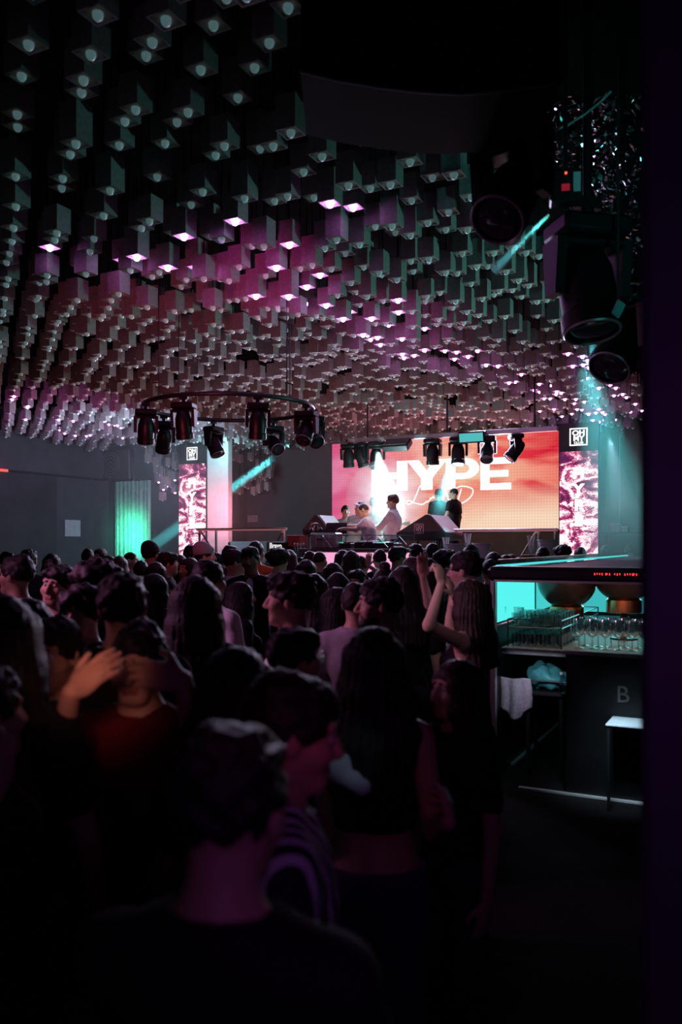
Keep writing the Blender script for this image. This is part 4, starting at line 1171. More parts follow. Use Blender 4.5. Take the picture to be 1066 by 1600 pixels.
# ---------------------------------------------------------------- bar at the right
UB = -1.885; VBR = 6.33; UBE = 1.2
M_barb = mat('bar_black', (.006, .006, .007), .4, spec=.3, var=.2)
zh1 = PV(768, 885, VBR).z; zh0 = PV(768, 908, VBR).z
VE = 13.6
e = empty('bar_canopy', (UB, VBR, 0), 0, 'black bar canopy with a teal lit edge and a red display, above the glass racks', 'bar canopy')
MB().box((-.03, 0, zh0), (UBE-UB, .22, zh1), bev=.03).build('fascia', M_barb, e)
MB().box((0, .22, zh0+.03), (UBE-UB, VE-VBR, zh1-.02)).build('roof_slab', mat('canopy_top', (.010, .016, .018), .6, spec=.12), e)
# clear upstand with the light strip along the left edge
MB().box((.0, .25, zh1+.008), (.012, VE-VBR, zh1+.036)).build('edge_glass', glassmat('edge_glass', (.7, .95, .95), .25), e)
MB().box((-.012, .2, zh1-.012), (.016, VE-VBR, zh1+.006)).build('light_strip', emat('strip_teal', (.10, .80, .82), .95), e)
MB().box((-.004, .2, zh1+.037), (.018, VE-VBR, zh1+.05)).build('edge_rail', mat('rail_chrome', (.75, .75, .78), .15, metal=1), e, True)
a = PV(992, 0, VBR+4.2)
MB().box((UBE-UB-1.5, 5.9, zh1-.02), (UBE-UB-1.47, 5.94, zh1+.3)).build('upright', M_steel, e)
for (px,) in ((768.5,),):
    MB().box((-.012, .03, 0), (.028, .10, zh0+.01), bev=.008).build('corner_post', mat('post_steel', (.62, .62, .64), .35, metal=.9), e)
MB().box((-.012, 7.0, 0), (.04, 7.06, zh0+.03)).build('corner_post', M_blk, e)
MB().box((.03, -.004, zh0-.004), (UBE-UB, .03, zh0+.012)).build('chrome_trim', mat('post_steel', (.6, .6, .62), .35), e)
# red scrolling display on the fascia
d = MB()
for row in range(1):
    x = PV(929, 0, VBR).x - UB
    zz = PV(958, 897, VBR).z
    for k, s in enumerate("#.#.#.#..##.#...#.#.#...#.#.#.##.#"):
        if s == '#': d.box((x + k*.0088, -.006, zz-.006 - .004*(k % 3 == 0)), (x + k*.0088+.005, -.001, zz+.006))
d.build('red_display', emat('red_dots', (1, .04, .06), 2.2), e)
# teal glowing panels on the inner left side, seen through the racks
def side_panel(pxa, pxb, z0, z1, label, m):
    ya = PU(pxa, 0, UB).y; yb = PU(pxb, 0, UB).y
    o = empty('light_panel', (UB-.045, ya, z0), 0, label, 'light panel')
    MB().box((0, 0, 0), (.03, yb-ya, z1-z0)).build('back_plate', M_blk, o)
    MB().box((.031, .01, .01), (.04, yb-ya-.01, z1-z0-.01)).build('light_face', m, o)
zp0 = PU(800, 968, UB).z; 
side_panel(774, 837, zp0, zh0+.025, 'bright teal glowing panel on the inner side of the bar behind the left glass rack', emat('panel_cyan', (.10, .92, .88), 1.0))
side_panel(840, 880, zp0, zh0+.025, 'second teal glowing panel of the bar, partly behind the left bowl', emat('panel_cyan2', (.07, .72, .72), .85))
A2 = PV(908, 955, 9.9); B2 = PV(940, 900, 9.9)
o = MB().box((A2.x, 9.9, A2.z), (B2.x+.5, 9.95, B2.z)).build('light_panel', emat('panel_cyan3', (.06, .60, .62), .8))
tag(o, 'dimmer teal glowing panel between the two dark bowls inside the bar', 'light panel')
o = MB().box((UB, 10.0, 0), (UBE, 10.15, zh0)).build('bar_back_partition', M_barb); tag(o, 'black partition at the back of the bar behind the bowls', 'partition')
o = MB().box((UB-.05, VBR+.12, .0), (UB-.01, 9.95, zp0-.02)).build('bar_side_board', M_barb); tag(o, 'black side board of the bar under the glowing teal panels', 'board')
# counters
zc1 = PV(785, 1011, VBR+.12).z
um = PV(884, 0, VBR).x
M_top = mat('counter_top', (.14, .15, .155), .6, var=.25, scale=30)
e = empty('side_counter', (UB, VBR, 0), 0, 'open-fronted bar counter holding a rack of tumblers at the left of the bar', 'counter')
MB().box((.05, .12, zc1-.05), (um-UB-.02, 3.5, zc1), bev=.006).build('worktop', M_top, e)
MB().box((.05, 3.44, 0), (um-UB, 3.5, zc1-.05)).build('end_panel', M_barb, e)
q0 = P(790, 1196, 7.08); q1 = P(882, 1125, 8.88)
MB().box((-.03, q0.y-VBR, 0), (.02, q1.y-VBR, .018)).build('floor_strip', mat('strip_alu', (.75, .72, .72), .35, metal=.4), e)
zc2 = PV(940, 1019, VBR).z
e2 = empty('bar_cabinet', (um, VBR, 0), 0, 'black bar cabinet with a faint letter and a grey top holding balloon glasses', 'cabinet')
MB().box((0, .02, 0), (UBE-um, 1.5, zc2-.03)).build('body', M_barb, e2)
MB().box((-.015, -.012, zc2-.03), (UBE-um, 1.52, zc2), bev=.004).build('worktop', M_top, e2)
cc = PV(973, 1087, VBR)
text_obj('B', .17, mat('letter_dim', (.05, .049, .048), .6), 'lettering', e2, (cc.x-um, .014, cc.z), bold=0, ext=.004)
MB().box((-.35, -.02, 0), (UBE-um, .02, .012)).build('floor_strip', mat('strip_alu', (.75, .72, .72), .35, metal=.4), e2)
# low table in front of the cabinet
zt2 = P(970, 1131, 5.85).z
ta = P(946, 1131, 5.85)
e = empty('low_table', (ta.x, ta.y, 0), 0, 'small low table with a pale top and thin legs in front of the bar cabinet', 'table')
MB().box((0, 0, zt2-.015), (.7, .40, zt2), bev=.004).build('tabletop', mat('table_pale', (.62, .68, .72), .3), e)
for (x, y) in ((.02, .02), (.16, .36), (.68, .02), (.68, .36)): MB().box((x-.01, y-.01, 0), (x+.01, y+.01, zt2-.016)).build('leg', M_blk, e)
# glass tumblers upside down on a rack, two tiers
M_tum = glassmat('tumbler_glass', (.90, .97, .97), .3)
tb_ = MB().lathe([(.031, 0), (.036, .10), (.034, .10), (.030, .006), (0, .006)], 16, cap=False).mesh('tumbler', M_tum, True)
cb_ = MB().lathe([(.034, 0), (.034, .004), (.006, .012), (.005, .085), (.03, .10), (.052, .135), (.055, .165), (.043, .225), (.0415, .225), (.0535, .165), (.050, .137), (.028, .104), (0, .10)], 22, cap=False).mesh('balloon_glass', M_tum, True)
M_ck = mat('copper', (.72, .26, .12), .22, metal=1.0)
rk = empty('glass_rack', (UB+.09, VBR+.18, zc1), 0, 'dark wire rack shelf for tumblers on the left bar counter', 'rack')
rw = um - UB - .16; rd = 1.6; zr = .155
m = MB()
for k in range(9): m.tube([(0, rd*k/8, zr), (rw, rd*k/8, zr)], .004, 5)
for x in (0, rw*.5, rw): m.tube([(x, 0, zr), (x, rd, zr)], .005, 5)
for (x, y) in ((0, 0), (rw, 0), (0, rd), (rw, rd)): m.tube([(x, y, 0), (x, y, zr+.06)], .006, 6)
m.tube([(0, 0, zr+.06), (rw, 0, zr+.06), (rw, rd, zr+.06), (0, rd, zr+.06)], .005, 6, closed=True)
m.build('frame', mat('rack_wire', (.10, .11, .11), .35, metal=.8), rk, True)
rg = random.Random(3)
for tier in (0, 1):
    for i in range(6):
        for j in range(5):
            if tier and rg.random() < .25: continue
            o = bpy.data.objects.new('tumbler', tb_); COL.objects.link(o)
            o.location = (UB+.09 + .045 + i*(rw-.08)/5, VBR+.25 + j*.12, zc1 + (.001 if tier == 0 else zr+.006)); o.rotation_euler.z = rg.random()*6
            tag(o, 'clear tumbler %s the wire rack on the left bar counter, %s' % (('standing under', 'standing on')[tier], 'in its front row' if j == 0 else 'behind its front row'), 'glass', ('tumblers under the rack ', 'tumblers on the rack ')[tier] + ('front' if j == 0 else 'behind'))
# two drinks on the rack, lit amber
M_amb = mat('amber_drink', (.75, .38, .10), .15)
for px, nm in ((783, 'nearest the corner post'), (811, 'in front of the bright teal panel')):
    p = PV(px, 0, VBR+.45)
    o = MB().lathe([(.034, 0), (.042, .13), (.040, .13), (.033, .008), (0, .008)], 18, cap=False).build('tall_glass', M_tum, None, True, (p.x, VBR+.45, zc1+zr+.12))
    o.location.z = zc1 + zr + .006
    tag(o, 'taller glass with amber drink on the wire rack, ' + nm, 'glass')
    MB().lathe([(.0, .009), (.032, .009), (.034, .045), (0, .045)], 16, cap=False).build('drink', M_amb, o, True)
pxs = (905, 926, 946, 967, 988, 1008)
for k, px in enumerate(pxs):
    for r in range(2):
        p = PV(px + (9 if r else 0), 0, VBR + .16 + .16*r)
        o = bpy.data.objects.new('balloon_glass', cb_); COL.objects.link(o); o.location = (p.x, VBR+.16+.16*r, zc2)
        tag(o, 'clear balloon glass in the %s row on the black cabinet, %s' % (('front', 'back')[r], ('first from its left end', 'second from its left end', 'third from its left end', 'fourth from its left end', 'fifth from its left end', 'sixth from its left end')[k]), 'glass', 'balloon glasses on the bar cabinet')
# wine glass in the front with straws
# big dark bowls on copper feet
for (px, pf, pb, nm) in ((886, 960, 951, 'left'), (975, 957, 941, 'right')):
    v = VBR + .95; p = PV(px, pb, v); zf = zc2
    e = empty('punch_bowl', (p.x, v, zf), 0, '%s of two big dark bowls on copper feet on the bar' % nm, 'bowl')
    h = p.z - zf
    R_ = .25
    prof = [(R_*sin(t), h + R_ - R_*cos(t)) for t in [pi*.55*i/14 for i in range(15)]] + [(R_*.93*sin(t), h + R_ - R_*.93*cos(t)) for t in [pi*.55*(14-i)/14 for i in range(15)]]
    MB().lathe(prof, 32, cap=False).build('bowl', mat('bowl_dark', (.06, .045, .04), .28, metal=.7), e, True)
    MB().lathe([(.13, h-.085), (.14, h-.08), (.14, h+.02), (.12, h+.035)], 28).build('collar', M_ck, e, True)
    MB().lathe([(.11, 0), (.11, .015), (.03, .03), (.03, h-.09), (.12, h-.085)], 24).build('pedestal', M_blk, e, True)
# towel hanging over the shelf rail, teal bag, bottle
v = VBR + .35
tA = PV(772, 1057, v); tB = PV(829, 1057, v); zl = PV(808, 1122, v).z
m = MB(); n = 26; q = 16; vs = []; fs = []
for i in range(n+1):
    for j in range(q+1):
        s = i/n; t = j/q
        dz = (tA.z - zl) * (t if t > 0 else 0) * (.78 + .30*math.exp(-((s-.62)/.28)**2) - .1*s)
        vs.append((tA.x + (tB.x-tA.x)*(s + .03*sin(t*3)), v + .018*sin(s*19)*(.3+t) + .02*sin(s*7+1)*t, tA.z - dz + .006*sin(s*9)))
for i in range(n):
    for j in range(q):
        a = i*(q+1)+j; fs.append((a, a+1, a+q+2, a+q+1))
m.add(vs, fs); o = m.build('bar_towel', mat('towel_white', (.62, .60, .68), .95, var=.15, scale=40, bump=.6, bscale=90), None, True)
md = o.modifiers.new('thick', 'SOLIDIFY'); md.thickness = .012
tag(o, 'pale bar towel hanging folded below the left counter rack', 'towel')
m = MB().tube([(UB+.05, v+.015, tA.z-.012), (um-.04, v+.015, tA.z-.012)], .008, 8).build('towel_rail', M_blk, None, True); tag(m, 'thin steel rail under the left bar counter carrying the towel', 'rail')
for s in (UB+.06, um-.06):
    pass
p = PV(857, 1073, VBR+.5)
m = MB(); m.ball((0, 0, .09), (.145, .11, .10), 56, 34)
rgn = random.Random(9)
m.v = [(x*(1.1+.10*sin(14*z+9*y)+.06*sin(23*x)), y*(1+.12*sin(17*x+5*z)), max(0, (z + .022*abs(sin(31*x+17*y)) - .018*abs(sin(27*y-13*x+1)))*(1+.16*sin(11*x+3)+.08*sin(29*y)))) for (x, y, z) in m.v]
bg = m.build('plastic_bag', mat('bag_teal', (.10, .52, .50), .35, var=.25, scale=12, bump=.8, bscale=25), None, True, (p.x, VBR+.5, p.z-.02)); tag(bg, 'crumpled teal plastic bag on a stool beside the hanging towel', 'bag')
stz = p.z - .02
e = empty('stool', (p.x, VBR+.5, 0), 0, 'black stool under the crumpled teal bag inside the bar', 'stool')
MB().box((-.15, -.15, stz-.05), (.15, .15, stz), bev=.02).build('seat', M_blk, e)
for (x, y) in ((-.13, -.13), (.13, -.13), (.13, .13), (-.13, .13)): MB().box((x-.014, y-.014, 0), (x+.014, y+.014, stz-.05)).build('leg', M_blk, e)
p = PV(877, 1050, VBR+.36)
b_ = MB().lathe([(.021, 0), (.024, .01), (.024, .07), (.009, .11), (.009, .14), (.012, .145)], 16).build('bottle', M_gb, None, True, (p.x+.0, VBR+.37, stz)); tag(b_, 'small clear bottle standing on the stool beside the teal bag', 'bottle')
MB().lathe([(.013, .145), (.013, .165)], 12).build('bottle_cap', M_white, b_)
# shelf with pale crates against the back wall right of the display column
v = VB - .6
A = PV(946, 832, v); B = PV(992, 832, v)
e = empty('wall_shelf', (A.x, v, 0), 0, 'dark shelf against the back wall right of the display column', 'shelf')
MB().box((-.1, 0, A.z-.05), (B.x-A.x+.6, .5, A.z)).build('board', M_blk, e)
for x in (0, B.x-A.x+.5): MB().box((x-.03, .2, 0), (x+.03, .3, A.z-.05)).build('upright', M_blk, e)
for (pa, pb, ph, nm, c) in ((952, 969, 817, 'pale crate on the dark wall shelf, left of the clear box', (.55, .52, .6)), (970.5, 981, 822, 'clear plastic box on the dark wall shelf', (.3, .3, .34))):
    a = PV(pa, 832, v); b = PV(pb, ph, v)
    o = MB().box((0, 0, 0), (b.x-a.x, .3, b.z-a.z), bev=.01).build('crate', mat('crate_%d' % pa, c, .5), None, False, (a.x, v+.05, A.z)); tag(o, nm, 'crate')
    MB().box((-.008, -.008, (b.z-a.z)*.82), (b.x-a.x+.008, .308, (b.z-a.z)*.95)).build('rim', M_white, o)
o = MB().tube([(PV(966, 0, v).x, v+.25, A.z), (PV(966.5, 0, v).x, v+.3, 3.4), (PV(964, 0, v).x, v+.3, ZC)], .012, 6).build('cable', mat('cable_grey', (.3, .3, .33), .5), None, True); tag(o, 'thin pale cable hanging down to the dark wall shelf', 'cable')
# curtain on the back-left wall
A = PV(180, 0, VL-.2); B = PV(236, 0, VL-.2); zt_ = PV(200, 752, VL-.2).z
m = MB(); n = 84; vs = []; fs = []
for j, z in enumerate((0.02, zt_)):
    for i in range(n+1):
        s = i/n; vs.append((A.x + (B.x-A.x)*s, VL-.2 + .07*sin(s*2*pi*9) + .02*sin(s*31), z))
for i in range(n): fs.append((i, i+1, n+2+i, n+1+i))
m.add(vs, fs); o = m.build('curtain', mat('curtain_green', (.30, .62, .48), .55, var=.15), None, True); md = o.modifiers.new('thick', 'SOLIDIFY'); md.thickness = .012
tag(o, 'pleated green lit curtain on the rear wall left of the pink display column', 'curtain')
MB().tube([(A.x-.1, VL-.2, zt_+.02), (B.x+.1, VL-.2, zt_+.02)], .025, 8).build('curtain_rod', M_blk, o, True)
A = PV(152, 752, VL-.02); B = PV(210, 702, VL-.02)
o = MB().box((A.x, VL-.25, A.z), (B.x, VL-.002, B.z), bev=.03).build('wall_fan', mat('fan_grey', (.06, .062, .066), .6)); tag(o, 'square grey fan housing high on the rear wall above the curtain', 'fan')
cx_ = (A.x+B.x)/2; cz_ = (A.z+B.z)/2; Mf = Matrix.Translation((cx_, VL-.262, cz_)) @ Matrix.Rotation(pi/2, 4, 'X')
m = MB()
for r_ in (.10, .2, .3, .38): m.tube([Mf @ Vector((r_*cos(t), r_*sin(t), 0)) for t in [2*pi*i/28 for i in range(28)]], .010, 5, closed=True)
m.build('grille', mat('fan_grille', (.22, .22, .23), .5), o, True)
# small signs on the recess wall
for (x0, x1, y0, y1, nm) in ((359, 379, 777, 787, 'pale strip sign high on the dark recess wall'), (387, 403, 805, 816, 'small grey plate on the dark recess wall under the hanging lamps')):
    A = PV(x0, y1, VB-.02); B = PV(x1, y0, VB-.02)
    o = MB().box((A.x, VB-.03, A.z), (B.x, VB-.005, B.z)).build('wall_plate', mat('plate_grey', (.25, .26, .28), .6)); tag(o, nm, 'sign')
A = PV(357, 870, 18.0); B = PV(420, 846, 18.0)
o = MB().box((A.x, 18.0, ST0), (B.x, 18.6, B.z), bev=.02).build('flight_case', mat('case_grey', (.28, .29, .30), .6)); tag(o, 'long grey equipment case behind the left stage railing', 'case')
m = MB()
for x in (.02, .98): m.box((A.x+(B.x-A.x)*x-.03, 17.985, ST0+.02), (A.x+(B.x-A.x)*x+.03, 18.0, B.z-.02))
m.build('corner_trim', M_blk, o)

# ---------------------------------------------------------------- overhead gear at the upper right
# big dark cabinet with a rounded lower front
D = 3.6
def cab(px, py): p = P(px, py, D); return (p.dot(RGT), p.z)
curve = [cab(x, y) for (x, y) in ((470, 112), (530, 127), (600, 138), (660, 145), (720, 148), (790, 143), (850, 134), (878, 129))]
top_ = [(curve[-1][0], ZC), (curve[0][0], ZC)]
poly = curve + top_
e = empty('hanging_cabinet', (0, 0, 0), TH, 'huge dark hanging cabinet with a curved lower edge at the top of the room', 'cabinet')
MB().prism(poly, 1, D, D+.55).build('body', mat('cabinet_black', (.003, .0034, .0036), .7, spec=.2), e)
ed = MB().tube([(x, D-.004, z) for (x, z) in curve] + [(curve[-1][0], D-.004, ZC)], .007, 6).build('edge_trim', mat('trim_dark', (.10, .11, .12), .4), e, True)
# large moving heads
p = P(918, 345, 5.2); moving_head(p, math.degrees(TH)+12, -13, 'biggest black moving head light hanging by the foil cluster at upper right', 1.4, 'dark', None, upto=ZC)
p = P(972, 458, 5.9); moving_head(p, math.degrees(TH)-50, -40, 'black moving head light half hidden by the dark pillar at right', 1.2, 'dark', None, upto=ZC)
p = P(800, 200, 4.4); ph = moving_head(p, math.degrees(TH)-40, -40, 'black moving head light with a teal sheen left of the foil cluster', 1.15, 'dark', None, upto=ZC)
# driver box with a red display
p = P(884, 290, 4.9); e = empty('control_box', p, TH-.2, 'small black control box with a red display among the foil at upper right', 'control box')
MB().box((-.09, -.05, -.10), (.09, .08, .08), bev=.01).build('housing', M_blk, e)
MB().box((-.025, -.056, -.05), (.02, -.051, -.012)).build('display', emat('red_disp', (.55, .02, .05), .4), e)
MB().box((-.006, -.058, .045), (.004, -.051, .056)).build('indicator', emat('red_ind', (1, .08, .04), 3), e)
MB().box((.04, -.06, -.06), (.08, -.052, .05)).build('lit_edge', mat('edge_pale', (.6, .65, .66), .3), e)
MB().tube([(0, 0, .08), (0, 0, ZC-p.z)], .015, 6).build('hanger', M_blk, e)
# hanging flat boxes with teal lit flanks
for (px, py, D_, w_, h_, yaw, nm) in ((829, 232, 4.6, .12, .11, .7, 'pale plate tilted on the rig left of the foil cluster'), (966, 483, 5.0, .06, .10, .3, 'pale plate beside the large moving head')):
    p = P(px, py, D_); e = empty('rig_plate', p, TH+yaw, nm, 'plate')
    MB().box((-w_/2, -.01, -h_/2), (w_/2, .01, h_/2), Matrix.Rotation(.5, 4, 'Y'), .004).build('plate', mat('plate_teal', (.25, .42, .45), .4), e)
    MB().tube([(0, 0, h_/2-.02), (0, 0, ZC-p.z)], .008, 6).build('hanger', M_blk, e)
# cable arc
o = MB().tube([P(836, 212, 5.0), P(860, 207, 5.0), P(890, 194, 5.0), P(915, 178, 5.0), P(938, 160, 5.0), P(955, 143, 5.0)], .006, 6).build('cable', mat('cable_pale', (.35, .45, .42), .4), None, True)
tag(o, 'pale cable sagging in front of the foil cluster at upper right', 'cable')
# foil leaves
m = MB(); rf = random.Random(21)
for k in range(1500):
    px = rf.triangular(835, 1010, 960); py = rf.uniform(150, 470)
    if px < 880 and py > 260: continue
    D_ = rf.uniform(5.6, 7.2); c = P(px, py, D_); s = rf.uniform(.012, .034)
    Rm = Matrix.Rotation(rf.uniform(0, 6.3), 3, 'Z') @ Matrix.Rotation(rf.uniform(-1.4, 1.4), 3, 'X') @ Matrix.Rotation(rf.uniform(0, 6.3), 3, 'Y')
    q = [c + Rm @ Vector(t) * s for t in ((-1, 0, -.3), (0, .12, -.5), (1, 0, -.2), (1.1, .05, .2), (0, -.15, .45), (-1, 0, .25))]
    m.add(q, [(0, 1, 4, 5), (1, 2, 3, 4)])
o = m.build('foil_garland', mat('foil', (.5, .55, .55), .18, metal=1.0, var=.2)); tag(o, 'cluster of small shiny foil leaves on the wall at upper right', 'garland', kind='stuff')
o = MB().box((0, 0, 0), (1.2, .12, 3.2)).build('foil_backing', M_blkm, None, False, P(905, 480, 7.6), TH); o.location.z = 4.2
for v_ in o.data.vertices:
    if v_.co.z > 2: v_.co.z = ZC - 4.2
tag(o, 'dark backing board behind the foil leaves at upper right', 'board')
# ---------------------------------------------------------------- haze beams, each lit by its own lamp
def beam(name, A, B, r0, r1, dens, power, label, col=(.1, .9, .95), over=1.15, n=20, size=None, radius=None):
    A, B = Vector(A), Vector(B); d = B - A; Lg = d.length
    m = MB(); m.tube([(0, 0, 0.02), (0, 0, Lg)], [r0, r1], n)
    o = m.build(name, hazemat('haze_' + name + str(len(MATS)), dens)); o.location = A
    o.rotation_euler = d.to_track_quat('Z', 'Y').to_euler()
    tag(o, label, 'light beam', kind='stuff')
    back = r0 * Lg / max(1e-4, (r1 - r0)); back = min(back, 40)
    ang = 2 * math.degrees(math.atan(r1 / (Lg + back)))
    s = spot(name + '_lamp', A - d.normalized() * .02, B, col, power, size or max(ang * over, 2.0), .25, radius if radius is not None else r0 * .8)
    return o
# crossing teal beam behind the left display column
beam('light_beam', P(431, 713, 24.8), P(196, 884, 24.75), .13, .19, .16, 26000, 'narrow teal beam slanting down behind the left display column', size=6)
p = P(457, 694, 24.9); moving_head((p.x, p.y, p.z+.40), math.degrees(TH)-70, -55, 'black moving head light at the source of the slanting teal beam', 1.0, 'teal', None, upto=ZC)
# wide soft beam from the biggest fixture
beam('light_beam', P(926, 545, 6.0), P(985, 880, 11.5), .16, .62, .12, 4200, 'wide soft teal beam falling beside the right display column', size=13)
beam('light_beam', P(953, 684, 14), P(972, 800, 14.5), .06, .30, .25, 260, 'faint pale beam right of the right display column', (.5, .8, 1.0))
# stage lamp towards the pair on the riser
beam('light_beam', P(711, 712, 16.9), P(681, 812, 17.6), .11, .24, .9, 2600, 'bright cyan beam from the stage bar onto the pair in black')
# burst at the booth
beam('light_beam', P(590, 706, 16.7), P(607, 806, 15.8), .06, .36, .06, 5000, 'glaring pale cyan beam from the stage bar onto the person in white', (.55, .95, 1.0))
# thin streak at the upper right
beam('light_beam', P(862, 332, 5.4), P(770, 424, 5.6), .012, .045, 4, 250, 'thin teal beam streak from the gear at upper right', size=6)
# drifting stage haze
hz0 = MB().box((-17.5, 15.0, 1.0), (-6.8, 20.3, 5.3)).build('stage_haze', hazemat('haze_stage', .016)); tag(hz0, 'thin drifting haze in front of the wall left of the big screen', 'haze', kind='stuff')

# ---------------------------------------------------------------- added wash and fill lights, no fixtures built
MAG = (1.0, .10, .55); PINK = (1.0, .25, .42); TEAL = (.20, .80, .66); VIO = (.70, .18, 1.0); BLUE = (.45, .65, 1.0); WARM = (1.0, .42, .25)
spot('wash_magenta', P(300, 850, 4.2), P(410, 440, 8.6), (1, .05, .48), 420, 19, .9, .1)
spot('wash_magenta_mid', P(560, 850, 5.2), P(620, 520, 11), (1, .08, .65), 300, 17, .9, .1)
spot('wash_red_left', P(60, 800, 6.0), P(420, 560, 13), (1, .10, .20), 190, 66, 1, .3)
spot('wash_teal', (2.6, 11.5, 2.3), (-3.5, 8.5, 4.9), TEAL, 680, 62, 1, .25)
spot('wash_teal_left', (2.6, 11.0, 2.3), (-9, 9.5, 5.0), TEAL, 320, 30, 1, .25)
area('wash_pink_far', (-7.5, 13.0, 2.1), (-7.5, 13.2, 5), (1, .30, .32), 70, 9, 5)
area('wash_pink_stage', (-6, 18.5, 3.2), (-6, 17, 5), (1, .35, .45), 120, 5, 2)
spot('wash_violet_left', P(150, 820, 15), P(60, 640, 19), (1, .2, .8), 300, 70, 1, .3)
# unseen lights added for the crowd
area('crowd_rim', (-7, 14.5, 4.0), (-3, 6, 1.4), (.72, .68, 1.0), 220, 6, 1.2, 120)
spot('crowd_front', (-5.4, 2.0, 3.0), (-1.9, 4.2, 1.5), (.95, .32, .72), 330, 62, 1, .5)
spot('crowd_hand', P(60, 980, 1.6), P(128, 1050, 2.15), (1, .36, .30), 10, 27, 1, .1)
area('wall_blue', P(250, 730, 19), P(80, 790, 26), (.55, .75, 1.0), 150, 3, 2)  # added fill, stands in for bluish haze over the left wall
area('curtain_teal', PV(207, 835, VL-1.7), PV(207, 835, VL), (.10, 1, .70), 11, .5, 1.2, 40)  # green fill added for the curtain alone
area('pillar_wash', PV(340, 700, VLED-.7), PV(340, 715, VLED+.3), (.4, .95, 1.0), 17, .4, .2)
area('pillar_pink', PV(360, 800, VLED-1.6), PV(340, 800, VLED+.3), (1, .3, .4), 22, .4, 1.2, 60)  # added, with the wash above, to tint the pale pillar
# hidden fills added around the bar
area('bar_teal', (UB+.6, VBR+1.9, zh0-.05), (UB+.5, VBR+.5, .9), (.2, .95, .95), 4, 1.2, .3, 120)
area('bar_copper', (UB+.9, VBR+.15, zh0-.03), (UB+.8, VBR+1.0, 1.3), (1, .35, .18), 3, .5, .1)
area('bar_front', P(930, 900, 5.3), P(960, 1131, 5.9), (.6, .85, 1.0), 1.3, .2, .2, 36)
area('pillar_purple', P(1100, 800, .35), P(1040, 900, 1.25), (.5, .12, .8), .9, .3, .6)  # unseen source added to tint the foreground pillar
# booth performers
spot('booth_key', P(640, 690, 12.6), PV(566, 810, VB0+1.4), (1, .80, .74), 160, 22, .8, .2)
spot('wedge_teal', P(790, 690, 13.2), P(712, 825, 14.3), (.1, .9, .9), 260, 12, .6, .1)  # added to turn the wedge slope teal
spot('foil_teal', (1.5, 2.2, 2.4), P(930, 300, 6.3), (.1, .85, .8), 160, 30, 1, .1)  # added teal source for sparkle on the foil
area('bar_under', (UB+.33, VBR+.02, zc1-.07), (UB+.33, VBR+.5, .55), (.8, .78, 1.0), 0.5, .4, .04, 140)  # added under the counter to bring out towel and bag
spot('front_red', P(330, 1000, .9), P(520, 1200, 2.3), (1, .10, .22), 1.1, 34, 1, .1)  # low red fill added for near faces and skin
spot('crowd_right', P(500, 640, 3.2), P(690, 960, 4.9), (.85, .6, .85), 26, 24, 1, .15)
spot('strap_cool', P(545, 830, 1.5), P(556, 1190, 2.4), (.6, .85, 1.0), 2.0, 10, .6, .03)  # added to brighten the shoulder strap alone
# lamp on the riser; added haze ball and point light make its bloom
fl = P(603, 782, 16.9)
moving_head((fl.x, fl.y, fl.z + .30), math.degrees(TH), -88, 'black moving head light glaring at the room behind the person in white', 1.0, 'white')
MB().box((fl.x-.12, fl.y-.12, RZ), (fl.x+.12, fl.y+.12, fl.z+.30), bev=.01).build('lamp_post', M_blk); tag(bpy.data.objects['lamp_post'], 'black post carrying the glaring lamp behind the person in white', 'post')
gp = P(604, 781, 16.4)
hz1 = MB().ball((0, 0, 0), .8, 28, 18).build('lamp_haze', hazemat('haze_lamp', .20), None, True, gp); tag(hz1, 'haze ball added as glow around the glaring lamp behind the booth', 'haze', kind='stuff')
point('glare_fill', gp, (.5, .95, 1.0), 110, .05)  # hidden point light added inside the haze ball
area('bar_glint_fill', (UB+1.0, VBR+.13, zh0-.015), (UB+1.0, VBR+.5, 1.1), (1, .85, .8), 3.0, 2.0, .03, 150)  # unseen strip added under the fascia for glints on the glasses
# ---------------------------------------------------------------- people
UPF = (0, .1, 1)
# -- on the stage
person('person in a white T-shirt leaning over the booth with both arms forward', 567, 787.5, 14.1, 72, 'm', 'buzz', 'brown', 'tee', 'white', 'tan', hy=10, hp=-12, lean=14, ground=ST0, face=True, res=.012, leg='white',
       L=dict(w=('px', 537, 826, 13.6), e=(-.4, -.3, -.8), fd=(.0, 1, -.1), pn=(0, .1, -1), curl=35), R=dict(w=('px', 540, 822, 13.9), e=(.4, -.3, -.8), fd=(0, 1, .1), pn=(0, 0, -1), curl=30))
person('person in grey at the far left of the booth, half hidden behind the leaning performer', 540, 790, 16.2, 190, 'm', 'short', 'black', 'tee', 'grey', 'tan', ground=ST0, res=.015)
person('person in a teal lit cap and light top behind the booth performer', 563, 783, 15.3, 150, 'f', 'short', 'brown', 'long', 'grey', 'fair', hat='cap', hatc='white', side=-14, ground=ST0, res=.015)
person('person in a teal lit top pointing right beside the glaring beam', 588, 777, 16.5, -70, 'm', 'short', 'brown', 'tee', 'cream', 'tan', ground=ST0, res=.014,
       R=dict(w=(.25, .42, 1.28), e=(.5, -.2, -.6), fd=(0, 1, 0), pn=(-1, 0, 0), curl=15))
person('broad person in white lit glaringly by the pale beam on the stage', 613, 773, 15.6, 75, 'm', 'short', 'mid', 'long', 'white', 'fair', ground=ST0, res=.014, build=1.25,
       L=dict(w=(-.20, .40, 1.16), e=(-.5, -.2, -.6), fd=(0, 1, 0), pn=(1, 0, 0), curl=15))
person('person in black with a teal beam across the back, left of the stage pair', 685, 764, 17.55, 25, 'm', 'short', 'black', 'tee', 'black', 'tan', ground=RZ, res=.014, leg='black')
